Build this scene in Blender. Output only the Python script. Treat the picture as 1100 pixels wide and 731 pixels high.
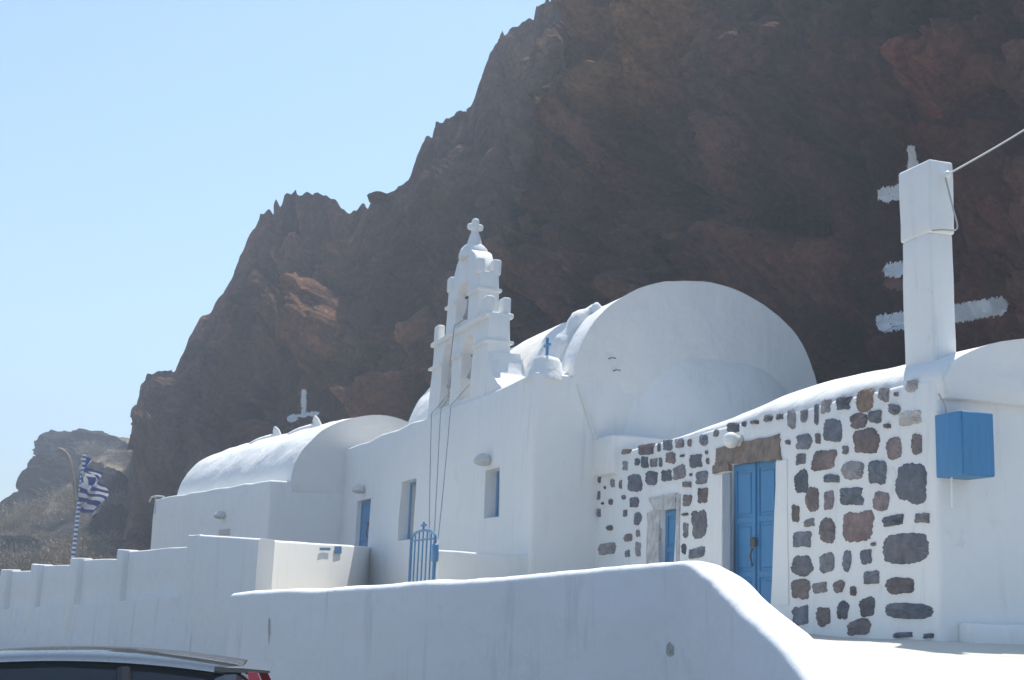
import bpy, bmesh, math, random
import numpy as np
from mathutils import Vector, Matrix, Euler
from mathutils.bvhtree import BVHTree
R = math.radians
random.seed(7)
scene = bpy.context.scene
for o in list(bpy.data.objects): bpy.data.objects.remove(o)
COL = scene.collection

# ------------------------------------------------------------------ camera
F = 1400.0; PW, PH = 1100.0, 731.0
CAM = Vector((0, 0, 1.9))
PITCH, ROLL = 11.3, 2.2
cd = bpy.data.cameras.new('camera'); cam = bpy.data.objects.new('camera', cd); COL.objects.link(cam)
cd.sensor_width = 36.0; cd.lens = F / PW * 36.0; cd.clip_end = 3000; cd.clip_start = 0.05
RM = Matrix.Rotation(R(90 + PITCH), 3, 'X') @ Matrix.Rotation(R(ROLL), 3, 'Z')
cam.matrix_world = Matrix.Translation(CAM) @ RM.to_4x4()
scene.camera = cam

# ------------------------------------------------------------------ light
SUN_EL, SUN_AZ = 65.0, 20.0          # azimuth clockwise from the view direction (+Y)
w = bpy.data.worlds.new('World'); scene.world = w; w.use_nodes = True
nt = w.node_tree; bg = nt.nodes['Background']
sky = nt.nodes.new('ShaderNodeTexSky'); sky.sky_type = 'NISHITA'; sky.sun_disc = False
sky.sun_elevation = R(SUN_EL); sky.sun_rotation = R(SUN_AZ)
sky.air_density = 1.0; sky.dust_density = .6; sky.ozone_density = 1.0; sky.altitude = 20
tint = nt.nodes.new('ShaderNodeMix'); tint.data_type = 'RGBA'; tint.blend_type = 'MULTIPLY'; tint.inputs[0].default_value = 1
tint.inputs[7].default_value = (.86, .99, 1.0, 1); nt.links.new(sky.outputs[0], tint.inputs[6])
nt.links.new(tint.outputs[2], bg.inputs[0]); bg.inputs[1].default_value = 0.14
sl = bpy.data.lights.new('sun', 'SUN'); sl.energy = 5.0; sl.angle = R(0.53); sl.color = (1, .96, .89)
so = bpy.data.objects.new('sun', sl); COL.objects.link(so)
sd = Vector((math.sin(R(SUN_AZ)) * math.cos(R(SUN_EL)), math.cos(R(SUN_AZ)) * math.cos(R(SUN_EL)), math.sin(R(SUN_EL))))
so.rotation_euler = sd.to_track_quat('Z', 'Y').to_euler(); so.location = (10, 20, 60)
scene.view_settings.view_transform = 'Standard'; scene.view_settings.look = 'None'
scene.view_settings.exposure = 0.52; scene.view_settings.gamma = 1
scene.render.engine = 'CYCLES'
HAZE = 0.0028

# ------------------------------------------------------------------ helpers
def ray(px, py):
    return (RM @ Vector(((px - PW / 2) / F, -(py - PH / 2) / F, -1))).normalized()
def at(px, py, Y):
    d = ray(px, py); return CAM + d * (Y / d.y)
def on_plane(px, py, p0, n):
    d = ray(px, py); return CAM + d * ((p0 - CAM).dot(n) / d.dot(n))

def tag(o, label=None, cat=None, group=None, kind=None):
    if label: o['label'] = label
    if cat: o['category'] = cat
    if group: o['group'] = group
    if kind: o['kind'] = kind
    return o
def thing(name, loc, label, cat, group=None):
    o = bpy.data.objects.new(name, None); COL.objects.link(o); o.location = loc
    o.empty_display_size = .2
    return tag(o, label, cat, group)
def origin_of(p):
    v = Vector((0, 0, 0))
    while p: v += Vector(p.location); p = p.parent
    return v
def link(name, me, mat=None, parent=None, origin=None):
    """mesh given in world coordinates; its origin is moved to `origin` (or its base)"""
    if origin is None:
        co = np.empty(len(me.vertices) * 3); me.vertices.foreach_get('co', co); co = co.reshape(-1, 3)
        origin = Vector((float((co[:, 0].min() + co[:, 0].max()) / 2), float((co[:, 1].min() + co[:, 1].max()) / 2), float(co[:, 2].min())))
    origin = Vector(origin)
    me.transform(Matrix.Translation(-origin))
    o = bpy.data.objects.new(name, me); COL.objects.link(o)
    if parent: o.parent = parent; o.location = origin - origin_of(parent)
    else: o.location = origin
    if mat and not me.materials: me.materials.append(mat)
    return o
def finish(bm, angle=40, smooth=True):
    bmesh.ops.recalc_face_normals(bm, faces=bm.faces)
    me = bpy.data.meshes.new('m'); bm.to_mesh(me); bm.free()
    if smooth:
        me.polygons.foreach_set('use_smooth', [True] * len(me.polygons))
        me.set_sharp_from_angle(angle=R(angle))
    return me

# vectorised noise
def _h(ix, iy, iz, s):
    n = (ix * 374761393 + iy * 668265263 + iz * 2147483647 + s * 1274126177) & 0xffffffff
    n = ((n ^ (n >> 13)) * 1274126177) & 0xffffffff
    n = ((n ^ (n >> 16)) * 2246822519) & 0xffffffff
    return ((n ^ (n >> 15)) & 0xffffff) / float(0xffffff)
def vnoise(p, s=0):
    p = np.asarray(p, float); i = np.floor(p).astype(np.int64); f = p - i; f = f * f * f * (f * (f * 6 - 15) + 10)
    r = 0
    for dx in (0, 1):
        for dy in (0, 1):
            for dz in (0, 1):
                wgt = (f[:, 0] if dx else 1 - f[:, 0]) * (f[:, 1] if dy else 1 - f[:, 1]) * (f[:, 2] if dz else 1 - f[:, 2])
                r = r + wgt * _h(i[:, 0] + dx, i[:, 1] + dy, i[:, 2] + dz, s)
    return r * 2 - 1
def fbm(p, oct=5, s=0, ridged=False, gain=.5):
    a, t, n = 1.0, 0, 0; p = np.asarray(p, float)
    for k in range(oct):
        v = vnoise(p * 2.03 ** k + k * 17.3, s + k)
        if ridged: v = 1 - 2 * np.abs(v)
        t = t + v * a; n += a; a *= gain
    return t / n
def worley(p, s=0):
    p = np.asarray(p, float); i = np.floor(p).astype(np.int64)
    d1 = np.full(len(p), 9.0); d2 = np.full(len(p), 9.0); cid = np.zeros(len(p))
    for dx in (-1, 0, 1):
        for dy in (-1, 0, 1):
            for dz in (-1, 0, 1):
                c = i + np.array([dx, dy, dz])
                q = np.stack([c[:, k] + _h(c[:, 0], c[:, 1], c[:, 2], s + 11 * k + 5) for k in range(3)], 1)
                d = np.linalg.norm(q - p, axis=1)
                near = d < d1
                d2 = np.where(near, d1, np.minimum(d2, d)); cid = np.where(near, _h(c[:, 0], c[:, 1], c[:, 2], s + 99), cid)
                d1 = np.where(near, d, d1)
    return d1, d2, cid
def wobble(bm, amp, scale=1.2, seed=0):
    vs = list(bm.verts)
    if not vs: return
    P = np.array([v.co[:] for v in vs])
    D = np.stack([fbm(P * scale + 31 * k, 3, seed + k) for k in range(3)], 1) * amp
    for v, d in zip(vs, D): v.co += Vector(d)
def slices(bm, step):
    """cut the mesh into cells so it can be deformed"""
    for ax in range(3):
        lo = min(v.co[ax] for v in bm.verts); hi = max(v.co[ax] for v in bm.verts)
        n = int((hi - lo) / step)
        for k in range(1, n + 1):
            c = lo + (hi - lo) * k / (n + 1)
            no = Vector((0, 0, 0)); no[ax] = 1; co = Vector((0, 0, 0)); co[ax] = c
            bmesh.ops.bisect_plane(bm, geom=bm.verts[:] + bm.edges[:] + bm.faces[:], plane_co=co, plane_no=no)
def frame(p, u, n, wv=Vector((0, 0, 1))):
    """matrix of a local frame: x = u, y = n, z = w"""
    m = Matrix((u.to_4d(), n.to_4d(), wv.to_4d(), (0, 0, 0, 1))).transposed()
    for k in range(3): m[3][k] = 0; m[k][3] = p[k]
    m[3][3] = 1
    return m
def box_bm(x0, x1, y0, y1, z0, z1, bev=0.0, seg=3, step=None, wob=0.0, taper=0.0, seed=0):
    bm = bmesh.new(); bmesh.ops.create_cube(bm, size=1)
    for v in bm.verts:
        v.co = Vector((x0 + (v.co.x + .5) * (x1 - x0), y0 + (v.co.y + .5) * (y1 - y0), z0 + (v.co.z + .5) * (z1 - z0)))
    if taper:
        for v in bm.verts:
            if abs(v.co.z - z1) < 1e-6:
                v.co.x += taper if v.co.x < (x0 + x1) / 2 else -taper
                v.co.y += taper if v.co.y < (y0 + y1) / 2 else -taper
    if bev: bmesh.ops.bevel(bm, geom=bm.edges[:], offset=bev, segments=seg, profile=.5, affect='EDGES')
    if step: slices(bm, step)
    if wob: wobble(bm, wob, seed=seed)
    return bm
def merge(*bms):
    out = bmesh.new()
    for b in bms:
        me = bpy.data.meshes.new('t'); b.to_mesh(me); out.from_mesh(me); bpy.data.meshes.remove(me); b.free()
    return out
def tf(bm, M): bmesh.ops.transform(bm, matrix=M, verts=bm.verts[:]); return bm
def prism_bm(pts, y0, y1, bev=0, ringstep=None, wob=0, seed=0, seg=2):
    """profile pts (x,z) extruded along local y"""
    bm = bmesh.new()
    n = 1 if not ringstep else max(1, int(abs(y1 - y0) / ringstep))
    rings = []
    for k in range(n + 1):
        y = y0 + (y1 - y0) * k / n
        rings.append([bm.verts.new((x, y, z)) for x, z in pts])
    for a, b in zip(rings, rings[1:]):
        for i in range(len(pts)):
            j = (i + 1) % len(pts); bm.faces.new((a[i], a[j], b[j], b[i]))
    f1 = bm.faces.new(rings[0][::-1]); f2 = bm.faces.new(rings[-1])
    if bev:
        ed = [e for e in bm.edges if (f1 in e.link_faces or f2 in e.link_faces)]
        bmesh.ops.bevel(bm, geom=ed, offset=bev, segments=seg, profile=.5, affect='EDGES')
    if wob: wobble(bm, wob, seed=seed)
    return bm
def tube_bm(pts, r, seg=8, cap=True):
    bm = bmesh.new(); rings = []
    pts = [Vector(p) for p in pts]
    for i, p in enumerate(pts):
        t = (pts[min(i + 1, len(pts) - 1)] - pts[max(i - 1, 0)]).normalized()
        a = t.orthogonal().normalized() if i == 0 else (a - t * a.dot(t)).normalized()
        b = t.cross(a); rr = r[i] if isinstance(r, (list, tuple)) else r
        rings.append([bm.verts.new(p + (a * math.cos(2 * math.pi * k / seg) + b * math.sin(2 * math.pi * k / seg)) * rr) for k in range(seg)])
    for a_, b_ in zip(rings, rings[1:]):
        for k in range(seg): bm.faces.new((a_[k], a_[(k + 1) % seg], b_[(k + 1) % seg], b_[k]))
    if cap: bm.faces.new(rings[0][::-1]); bm.faces.new(rings[-1])
    return bm
def lathe_bm(prof, c=(0, 0, 0), seg=24):
    bm = bmesh.new(); c = Vector(c); rings = []
    for r, z in prof: rings.append([bm.verts.new(c + Vector((r * math.cos(2 * math.pi * k / seg), r * math.sin(2 * math.pi * k / seg), z))) for k in range(seg)])
    for a, b in zip(rings, rings[1:]):
        for k in range(seg): bm.faces.new((a[k], a[(k + 1) % seg], b[(k + 1) % seg], b[k]))
    bm.faces.new(rings[0][::-1]); bm.faces.new(rings[-1])
    return bm
def boolean(bm, cutters):
    """bm minus each cutter bmesh"""
    bmesh.ops.recalc_face_normals(bm, faces=bm.faces)
    me = bpy.data.meshes.new('b'); bm.to_mesh(me); bm.free()
    o = bpy.data.objects.new('b', me); COL.objects.link(o); cs = []
    for c in cutters:
        bmesh.ops.recalc_face_normals(c, faces=c.faces)
        m2 = bpy.data.meshes.new('c'); c.to_mesh(m2); c.free()
        co = bpy.data.objects.new('c', m2); COL.objects.link(co); cs.append(co)
        md = o.modifiers.new('x', 'BOOLEAN'); md.object = co; md.operation = 'DIFFERENCE'; md.solver = 'EXACT'
    dg = bpy.context.evaluated_depsgraph_get(); dg.update()
    res = bpy.data.meshes.new_from_object(o.evaluated_get(dg))
    for x in cs + [o]: bpy.data.objects.remove(x)
    out = bmesh.new(); out.from_mesh(res); bpy.data.meshes.remove(res)
    return out

# ------------------------------------------------------------------ materials
def mat(name): 
    m = bpy.data.materials.new(name); m.use_nodes = True; return m, m.node_tree, m.node_tree.nodes['Principled BSDF']
def N(nt, t, **kw):
    n = nt.nodes.new(t)
    for k, v in kw.items():
        if k in n.inputs: n.inputs[k].default_value = v
        else: setattr(n, k, v)
    return n
def ramp(nt, src, stops):
    r = nt.nodes.new('ShaderNodeValToRGB'); cr = r.color_ramp
    while len(cr.elements) < len(stops): cr.elements.new(.5)
    for e, (p, c) in zip(cr.elements, stops): e.position = p; e.color = (*c, 1) if len(c) == 3 else c
    nt.links.new(src, r.inputs[0]); return r
def mixc(nt, f, a, b, mode='MIX'):
    m = nt.nodes.new('ShaderNodeMix'); m.data_type = 'RGBA'; m.blend_type = mode
    for s, v in ((0, f), (6, a), (7, b)):
        if hasattr(v, 'links') or isinstance(v, bpy.types.NodeSocket): nt.links.new(v, m.inputs[s])
        else: m.inputs[s].default_value = v if s == 0 else (*v, 1)
    return m.outputs[2]
def objco(nt): return N(nt, 'ShaderNodeTexCoord').outputs['Object']
def geoco(nt): return N(nt, 'ShaderNodeNewGeometry').outputs['Position']
def noise(nt, co, scale, detail=5, rough=.55, dist=0):
    n = N(nt, 'ShaderNodeTexNoise'); n.inputs['Scale'].default_value = scale; n.inputs['Detail'].default_value = detail
    n.inputs['Roughness'].default_value = rough; n.inputs['Distortion'].default_value = dist
    nt.links.new(co, n.inputs['Vector']); return n.outputs['Fac']
def scaled(nt, co, s):
    m = N(nt, 'ShaderNodeMapping'); m.inputs['Scale'].default_value = s; nt.links.new(co, m.inputs[0]); return m.outputs[0]
def bump(nt, bs, h, strength, dist, prev=None):
    b = N(nt, 'ShaderNodeBump'); b.inputs['Strength'].default_value = strength; b.inputs['Distance'].default_value = dist
    nt.links.new(h, b.inputs['Height'])
    if prev: nt.links.new(prev, b.inputs['Normal'])
    nt.links.new(b.outputs[0], bs.inputs['Normal']); return b.outputs[0]

def whitewash(name, base=(.80, .80, .785), dirty=(.58, .57, .55), lump=.5, dirtamt=.35, streak=.3, micro=1.0):
    m, t, b = mat(name); co = geoco(t)
    big = noise(t, co, .55, 6, .6); fine = noise(t, co, 7, 6, .6)
    st = noise(t, scaled(t, co, (3.5, 3.5, .35)), 1.4, 6, .65)
    blot = noise(t, co, 1.7, 8, .7, .6)
    c = mixc(t, ramp(t, big, [(.35, (0, 0, 0)), (.7, (1, 1, 1))]).outputs[0], base, tuple(x * .955 for x in base))
    c = mixc(t, ramp(t, blot, [(.60, (0, 0, 0)), (.78, (dirtamt,) * 3)]).outputs[0], c, dirty)
    c = mixc(t, ramp(t, st, [(.56, (0, 0, 0)), (.76, (streak,) * 3)]).outputs[0], c, tuple(x * .9 for x in dirty))
    c = mixc(t, ramp(t, fine, [(.35, (0, 0, 0)), (.65, (.12,) * 3)]).outputs[0], c, tuple(x * .85 for x in base))
    t.links.new(c, b.inputs['Base Color']); b.inputs['Roughness'].default_value = .88
    b.inputs['Specular IOR Level'].default_value = .25
    p = bump(t, b, noise(t, co, 1.6, 3, .5), lump, .08)
    p = bump(t, b, noise(t, scaled(t, co, (1, 1, .55)), 9, 5, .6), .45 * micro, .018, p)
    bump(t, b, noise(t, co, 45, 4, .6), .25 * micro, .004, p)
    return m
M = {}
M['white'] = whitewash('whitewash', dirtamt=.5, streak=.4)
M['white_house'] = whitewash('whitewash_stained', dirty=(.50, .51, .52), dirtamt=.75, streak=.35)
M['white_roof'] = whitewash('whitewash_roof', base=(.78, .78, .765), lump=.9, dirtamt=.3, streak=.1)
M['white_front'] = whitewash('whitewash_street_wall', base=(.78, .79, .80), dirty=(.48, .50, .52), lump=.6, dirtamt=.45, streak=.55)
M['white_warmlit'] = whitewash('whitewash_warm_light', base=(.82, .81, .78), dirty=(.6, .57, .52), lump=.06, dirtamt=.4, streak=.3, micro=.12)  # white plaster with warm reflected light put into its base colour
M['concrete'] = whitewash('pale_concrete', base=(.57, .53, .455), dirty=(.42, .38, .31), lump=.3, dirtamt=.5, streak=0)

def painted(name, col, rough=.5, var=.25, wood=True, metal=0):
    m, t, b = mat(name); co = geoco(t)
    g = noise(t, scaled(t, co, (18, 18, 1.2) if wood else (6, 6, 6)), 1.5, 6, .65)
    g2 = noise(t, co, 3, 6, .7)
    c = mixc(t, ramp(t, g, [(.3, (0, 0, 0)), (.75, (1, 1, 1))]).outputs[0], col, tuple(x * (1 - var) for x in col))
    c = mixc(t, ramp(t, g2, [(.6, (0, 0, 0)), (.8, (.35,) * 3)]).outputs[0], c, tuple(min(1, x * 1.35 + .03) for x in col))
    t.links.new(c, b.inputs['Base Color']); b.inputs['Roughness'].default_value = rough; b.inputs['Metallic'].default_value = metal
    bump(t, b, g, .25, .004); return m
M['blue'] = painted('blue_paint', (.030, .215, .455))
M['blue_metal'] = painted('blue_metal_paint', (.04, .21, .43), .45, wood=False)
M['blue_frame'] = painted('blue_window_paint', (.08, .30, .58))
M['pane'] = painted('curtained_pane', (.42, .40, .37), .15, .2)
M['bluegrey'] = painted('worn_bluegrey_plaster', (.30, .35, .42), .8, .3)
M['iron'] = painted('old_iron', (.10, .09, .08), .6, .3, False, .6)
M['bronze'] = painted('bell_bronze', (.32, .33, .32), .5, .3, False, .3)
M['cable'] = painted('grey_cable', (.42, .41, .39), .7, .2, False)
M['globe'] = painted('lamp_globe', (.78, .78, .76), .25, .03, False)
M['fitting'] = painted('lamp_fitting', (.60, .59, .57), .5, .2, False)
M['flag_blue'] = painted('flag_blue_cloth', (.09, .17, .42), .8, .2)
M['flag_white'] = painted('flag_white_cloth', (.75, .75, .76), .8, .08)

def vc_rock(name, bumps=1.0, att='Col', sat=1.0):
    m, t, b = mat(name); co = geoco(t)
    a = N(t, 'ShaderNodeAttribute'); a.attribute_name = att
    n1 = noise(t, co, .9, 10, .7, .4); n2 = noise(t, co, 5, 10, .7); n3 = noise(t, scaled(t, co, (.3, .3, 1)), 1.2, 8, .7, 1.2)
    c = mixc(t, 1.0, a.outputs['Color'], ramp(t, n1, [(.25, (.50, .50, .52)), (.5, (1, 1, 1)), (.75, (1.7, 1.58, 1.4))]).outputs[0], 'MULTIPLY')
    c = mixc(t, 1.0, c, ramp(t, n2, [(.3, (.6, .6, .6)), (.7, (1.35, 1.3, 1.25))]).outputs[0], 'MULTIPLY')
    c = mixc(t, ramp(t, n3, [(.62, (0, 0, 0)), (.8, (.4,) * 3)]).outputs[0], c, (.18, .15, .115))
    t.links.new(c, b.inputs['Base Color']); b.inputs['Roughness'].default_value = .95; b.inputs['Specular IOR Level'].default_value = .15
    p = bump(t, b, n1, .9 * bumps, .5)
    v = N(t, 'ShaderNodeTexVoronoi'); v.inputs['Scale'].default_value = 1.6; v.feature = 'F1'
    dn = N(t, 'ShaderNodeTexNoise'); dn.inputs['Scale'].default_value = 1.5; dn.inputs['Detail'].default_value = 5; t.links.new(co, dn.inputs['Vector'])
    ad = N(t, 'ShaderNodeVectorMath', operation='ADD'); t.links.new(co, ad.inputs[0]); t.links.new(dn.outputs['Color'], ad.inputs[1])
    t.links.new(ad.outputs[0], v.inputs['Vector'])
    p = bump(t, b, v.outputs['Distance'], .7 * bumps, .35, p)
    bump(t, b, n2, .8 * bumps, .12, p)
    return m
M['cliff'] = vc_rock('volcanic_cliff', 1.3)
M['stone'] = vc_rock('facing_stone', .15)

def tone(name, c0, c1, scale, rough=.9, bs=.4, bd=.02, c2=None, s2=.05):
    m, t, b = mat(name); co = geoco(t)
    n = noise(t, co, scale, 8, .65)
    c = ramp(t, n, [(.35, c0), (.65, c1)]).outputs[0]
    if c2: c = mixc(t, ramp(t, noise(t, co, s2, 6, .6), [(.45, (0, 0, 0)), (.6, (1, 1, 1))]).outputs[0], c, c2)
    t.links.new(c, b.inputs['Base Color']); b.inputs['Roughness'].default_value = rough
    bump(t, b, n, bs, bd); return m
M['ground'] = tone('dusty_ground', (.115, .10, .085), (.17, .15, .125), .8, c2=(.10, .09, .08))
M['road'] = tone('asphalt', (.045, .045, .047), (.07, .07, .07), 30)
M['lintel'] = tone('brown_lintel_stone', (.12, .095, .08), (.26, .20, .16), 6, bs=.8, bd=.03)
M['marble'] = tone('grey_stone_frame', (.33, .33, .33), (.60, .59, .57), 7, bs=.5, bd=.01)
M['grass'] = tone('dry_brush', (.20, .155, .095), (.34, .27, .17), 5)
M['grass2'] = tone('dry_brush_grey', (.16, .145, .11), (.27, .23, .17), 5)
M['twig'] = tone('twig', (.24, .20, .17), (.34, .30, .26), 8)
M['chip'] = tone('bare_render', (.30, .29, .28), (.55, .52, .49), 25, bs=.8)
M['rockpaint'] = tone('white_rock_paint', (.76, .76, .76), (.86, .86, .85), 5, bs=.25, bd=.01)
M['redpaint'] = tone('red_rock_paint', (.17, .07, .06), (.26, .12, .10), 5, bs=.9, bd=.06)
def simple(name, col, rough, metal=0, **kw):
    m, t, b = mat(name); b.inputs['Base Color'].default_value = (*col, 1); b.inputs['Roughness'].default_value = rough; b.inputs['Metallic'].default_value = metal
    for k, v in kw.items(): b.inputs[k.replace('_', ' ')].default_value = v
    n = noise(t, geoco(t), 2.5, 4); r = ramp(t, n, [(.3, (rough * .85,) * 3), (.7, (min(1, rough * 1.2),) * 3)]); t.links.new(r.outputs[0], b.inputs['Roughness'])
    return m
M['carpaint'] = simple('silver_grey_car_paint', (.10, .108, .12), .2, .6, Coat_Weight=1.0, Coat_Roughness=.04)
M['carglass'] = simple('tinted_glass', (.018, .024, .03), .05, 0)
M['rubber'] = simple('black_rubber', (.02, .02, .02), .7)
M['trim'] = simple('black_trim', (.025, .025, .027), .35)
M['redlamp'] = simple('red_tail_lamp', (.55, .015, .02), .12, 0, Coat_Weight=1.0)
M['clearlamp'] = simple('clear_head_lamp', (.7, .72, .75), .1, .3)
M['alloy'] = simple('alloy', (.5, .5, .52), .3, .9)

# ------------------------------------------------------------------ layout frames
Z = Vector((0, 0, 1))
def dirs(deg):
    a = R(deg); u = Vector((-math.sin(a), math.cos(a), 0)); n = Vector((math.cos(a), math.sin(a), 0)); return u, n
def flat(v, z): return Vector((v.x, v.y, z))
# stone house: corner S, facade runs along su, house depth along sn
su, sn = dirs(18.2)
S = at(1006, 687, 15.0); SZ0 = S.z; S = flat(S, 0)
S_TOP = 4.70; S_LEN = 11.0; S_DEP = 6.6
# church: corner C
cu, cn = dirs(20.0)
C = flat(at(570, 560, 24.6), 0); C_TOP = 6.2; C_LEN = 16.0; C_DEP = 7.0
# west chapel: corner L
lu, ln = dirs(30.0)
L = flat(at(287, 560, 38.2), 0); L_TOP = at(290, 515, 38.2).z; L_LEN = 12.4; L_DEP = 7.2

# ------------------------------------------------------------------ ground, road, terrace
def grid_obj(name, X, Y, Zf, m, kind='structure', **kw):
    nx, ny = len(X), len(Y); gx, gy = np.meshgrid(X, Y); gz = Zf(gx.ravel(), gy.ravel())
    co = np.stack([gx.ravel(), gy.ravel(), gz], 1)
    return sheet(name, co, nx, ny, m, kind)
def sheet(name, co, nx, ny, m, kind=None, parent=None, cols=None):
    i = np.arange((ny - 1) * (nx - 1)); r, c = i // (nx - 1), i % (nx - 1); a = r * nx + c
    f = np.stack([a, a + 1, a + 1 + nx, a + nx], 1)
    me = bpy.data.meshes.new(name); me.vertices.add(len(co)); me.vertices.foreach_set('co', co.astype(np.float32).ravel())
    me.loops.add(f.size); me.loops.foreach_set('vertex_index', f.ravel().astype(np.int32))
    me.polygons.add(len(f)); me.polygons.foreach_set('loop_start', (np.arange(len(f)) * 4).astype(np.int32))
    me.polygons.foreach_set('use_smooth', [True] * len(f))
    me.update(); me.validate()
    if cols is not None:
        at_ = me.color_attributes.new('Col', 'FLOAT_COLOR', 'POINT'); at_.data.foreach_set('color', np.concatenate([cols, np.ones((len(co), 1))], 1).astype(np.float32).ravel())
    o = link(name, me, m, parent, origin=(0, 0, 0) if not parent else None)
    if kind: o['kind'] = kind
    return o
grid_obj('ground', np.linspace(-900, 900, 91), np.linspace(-900, 1200, 91), lambda x, y: np.zeros_like(x), M['ground'])
grid_obj('road', np.linspace(-60, 60, 41), np.linspace(-3, 9.2, 8), lambda x, y: np.full_like(x, .006) + 0 * x, M['road'])

# path of the street wall (px, top y, Y)
WP = [(262, 637, 15.2), (330, 633, 14.2), (400, 628, 13.2), (480, 624, 12.3), (560, 617.5, 11.6), (640, 611, 10.95), (700, 605.5, 10.55),
      (736, 602.5, 10.3), (757, 604, 10.1), (778, 616, 9.8), (808, 643, 9.35), (850, 682, 8.75), (896, 731, 8.1), (950, 787, 7.4), (1020, 862, 6.7)]
def smooth_path(P, n=8):
    out = []
    for i in range(len(P) - 1):
        p0, p1, p2, p3 = P[max(i - 1, 0)], P[i], P[i + 1], P[min(i + 2, len(P) - 1)]
        for k in range(n):
            t = k / n
            out.append(.5 * ((2 * p1) + (p2 - p0) * t + (2 * p0 - 5 * p1 + 4 * p2 - p3) * t * t + (3 * p1 - p0 - 3 * p2 + p3) * t ** 3))
    out.append(P[-1]); return out
wall_path = smooth_path([at(*p) for p in WP], 8)
# terrace: paved yard behind the street wall
front = [(p.x, p.y) for p in wall_path][::-1]
def yfront(x):
    xs = [p[0] for p in front[::-1]]; ys = [p[1] for p in front[::-1]]
    return np.interp(x, xs, ys)
def terrace():
    nx, ny = 90, 50; co = []
    X = np.linspace(-2.9, 22, nx)
    for j in range(ny):
        v = j / (ny - 1)
        for x in X:
            y0 = yfront(x) + .14 if x < 2.6 else 5.5
            y1 = 26 if x > -1 else max(26, 15 + (-2.9 - 0) * -1 + 11)
            y = y0 + (y1 - y0) * v
            z = 1.63 - max(0, 15 - y) * .035 - max(0, 9.5 - y) * .16
            z += .03 * math.sin(x * .9 + y * .5) + .02 * math.sin(x * 2.1 - y)
            co.append((x, y, z))
    return sheet('terrace', np.array(co), nx, ny, M['concrete'], 'structure')
terrace()

# ------------------------------------------------------------------ cliff
def interp(xs, ys, x): return np.interp(x, xs, ys)
sil = [(132, 470), (135, 455), (138, 435), (148, 418), (156, 407), (166, 401), (182, 398), (194, 396), (193, 382), (197, 372), (207, 361), (208, 350), (216, 340), (229, 334), (232, 322), (246, 312), (249, 292), (262, 270), (268, 250), (276, 238), (292, 223), (312, 212), (330, 208), (346, 211), (358, 214), (367, 222), (372, 232), (384, 226), (400, 218), (424, 206), (440, 192), (446, 180), (446, 168), (455, 152), (466, 140), (486, 126), (508, 114), (512, 98), (520, 74), (530, 50), (543, 36), (562, 24), (583, 13), (590, 2), (600, -14), (640, -30), (760, -60), (900, -80), (1100, -110), (1400, -160)]
planY = [(118, 84), (134, 79), (138, 76), (200, 68.5), (350, 57), (500, 49.5), (560, 47), (650, 42), (740, 35.5), (900, 29.5), (1000, 27), (1100, 25), (1250, 22.5), (1400, 20.5)]
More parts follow.
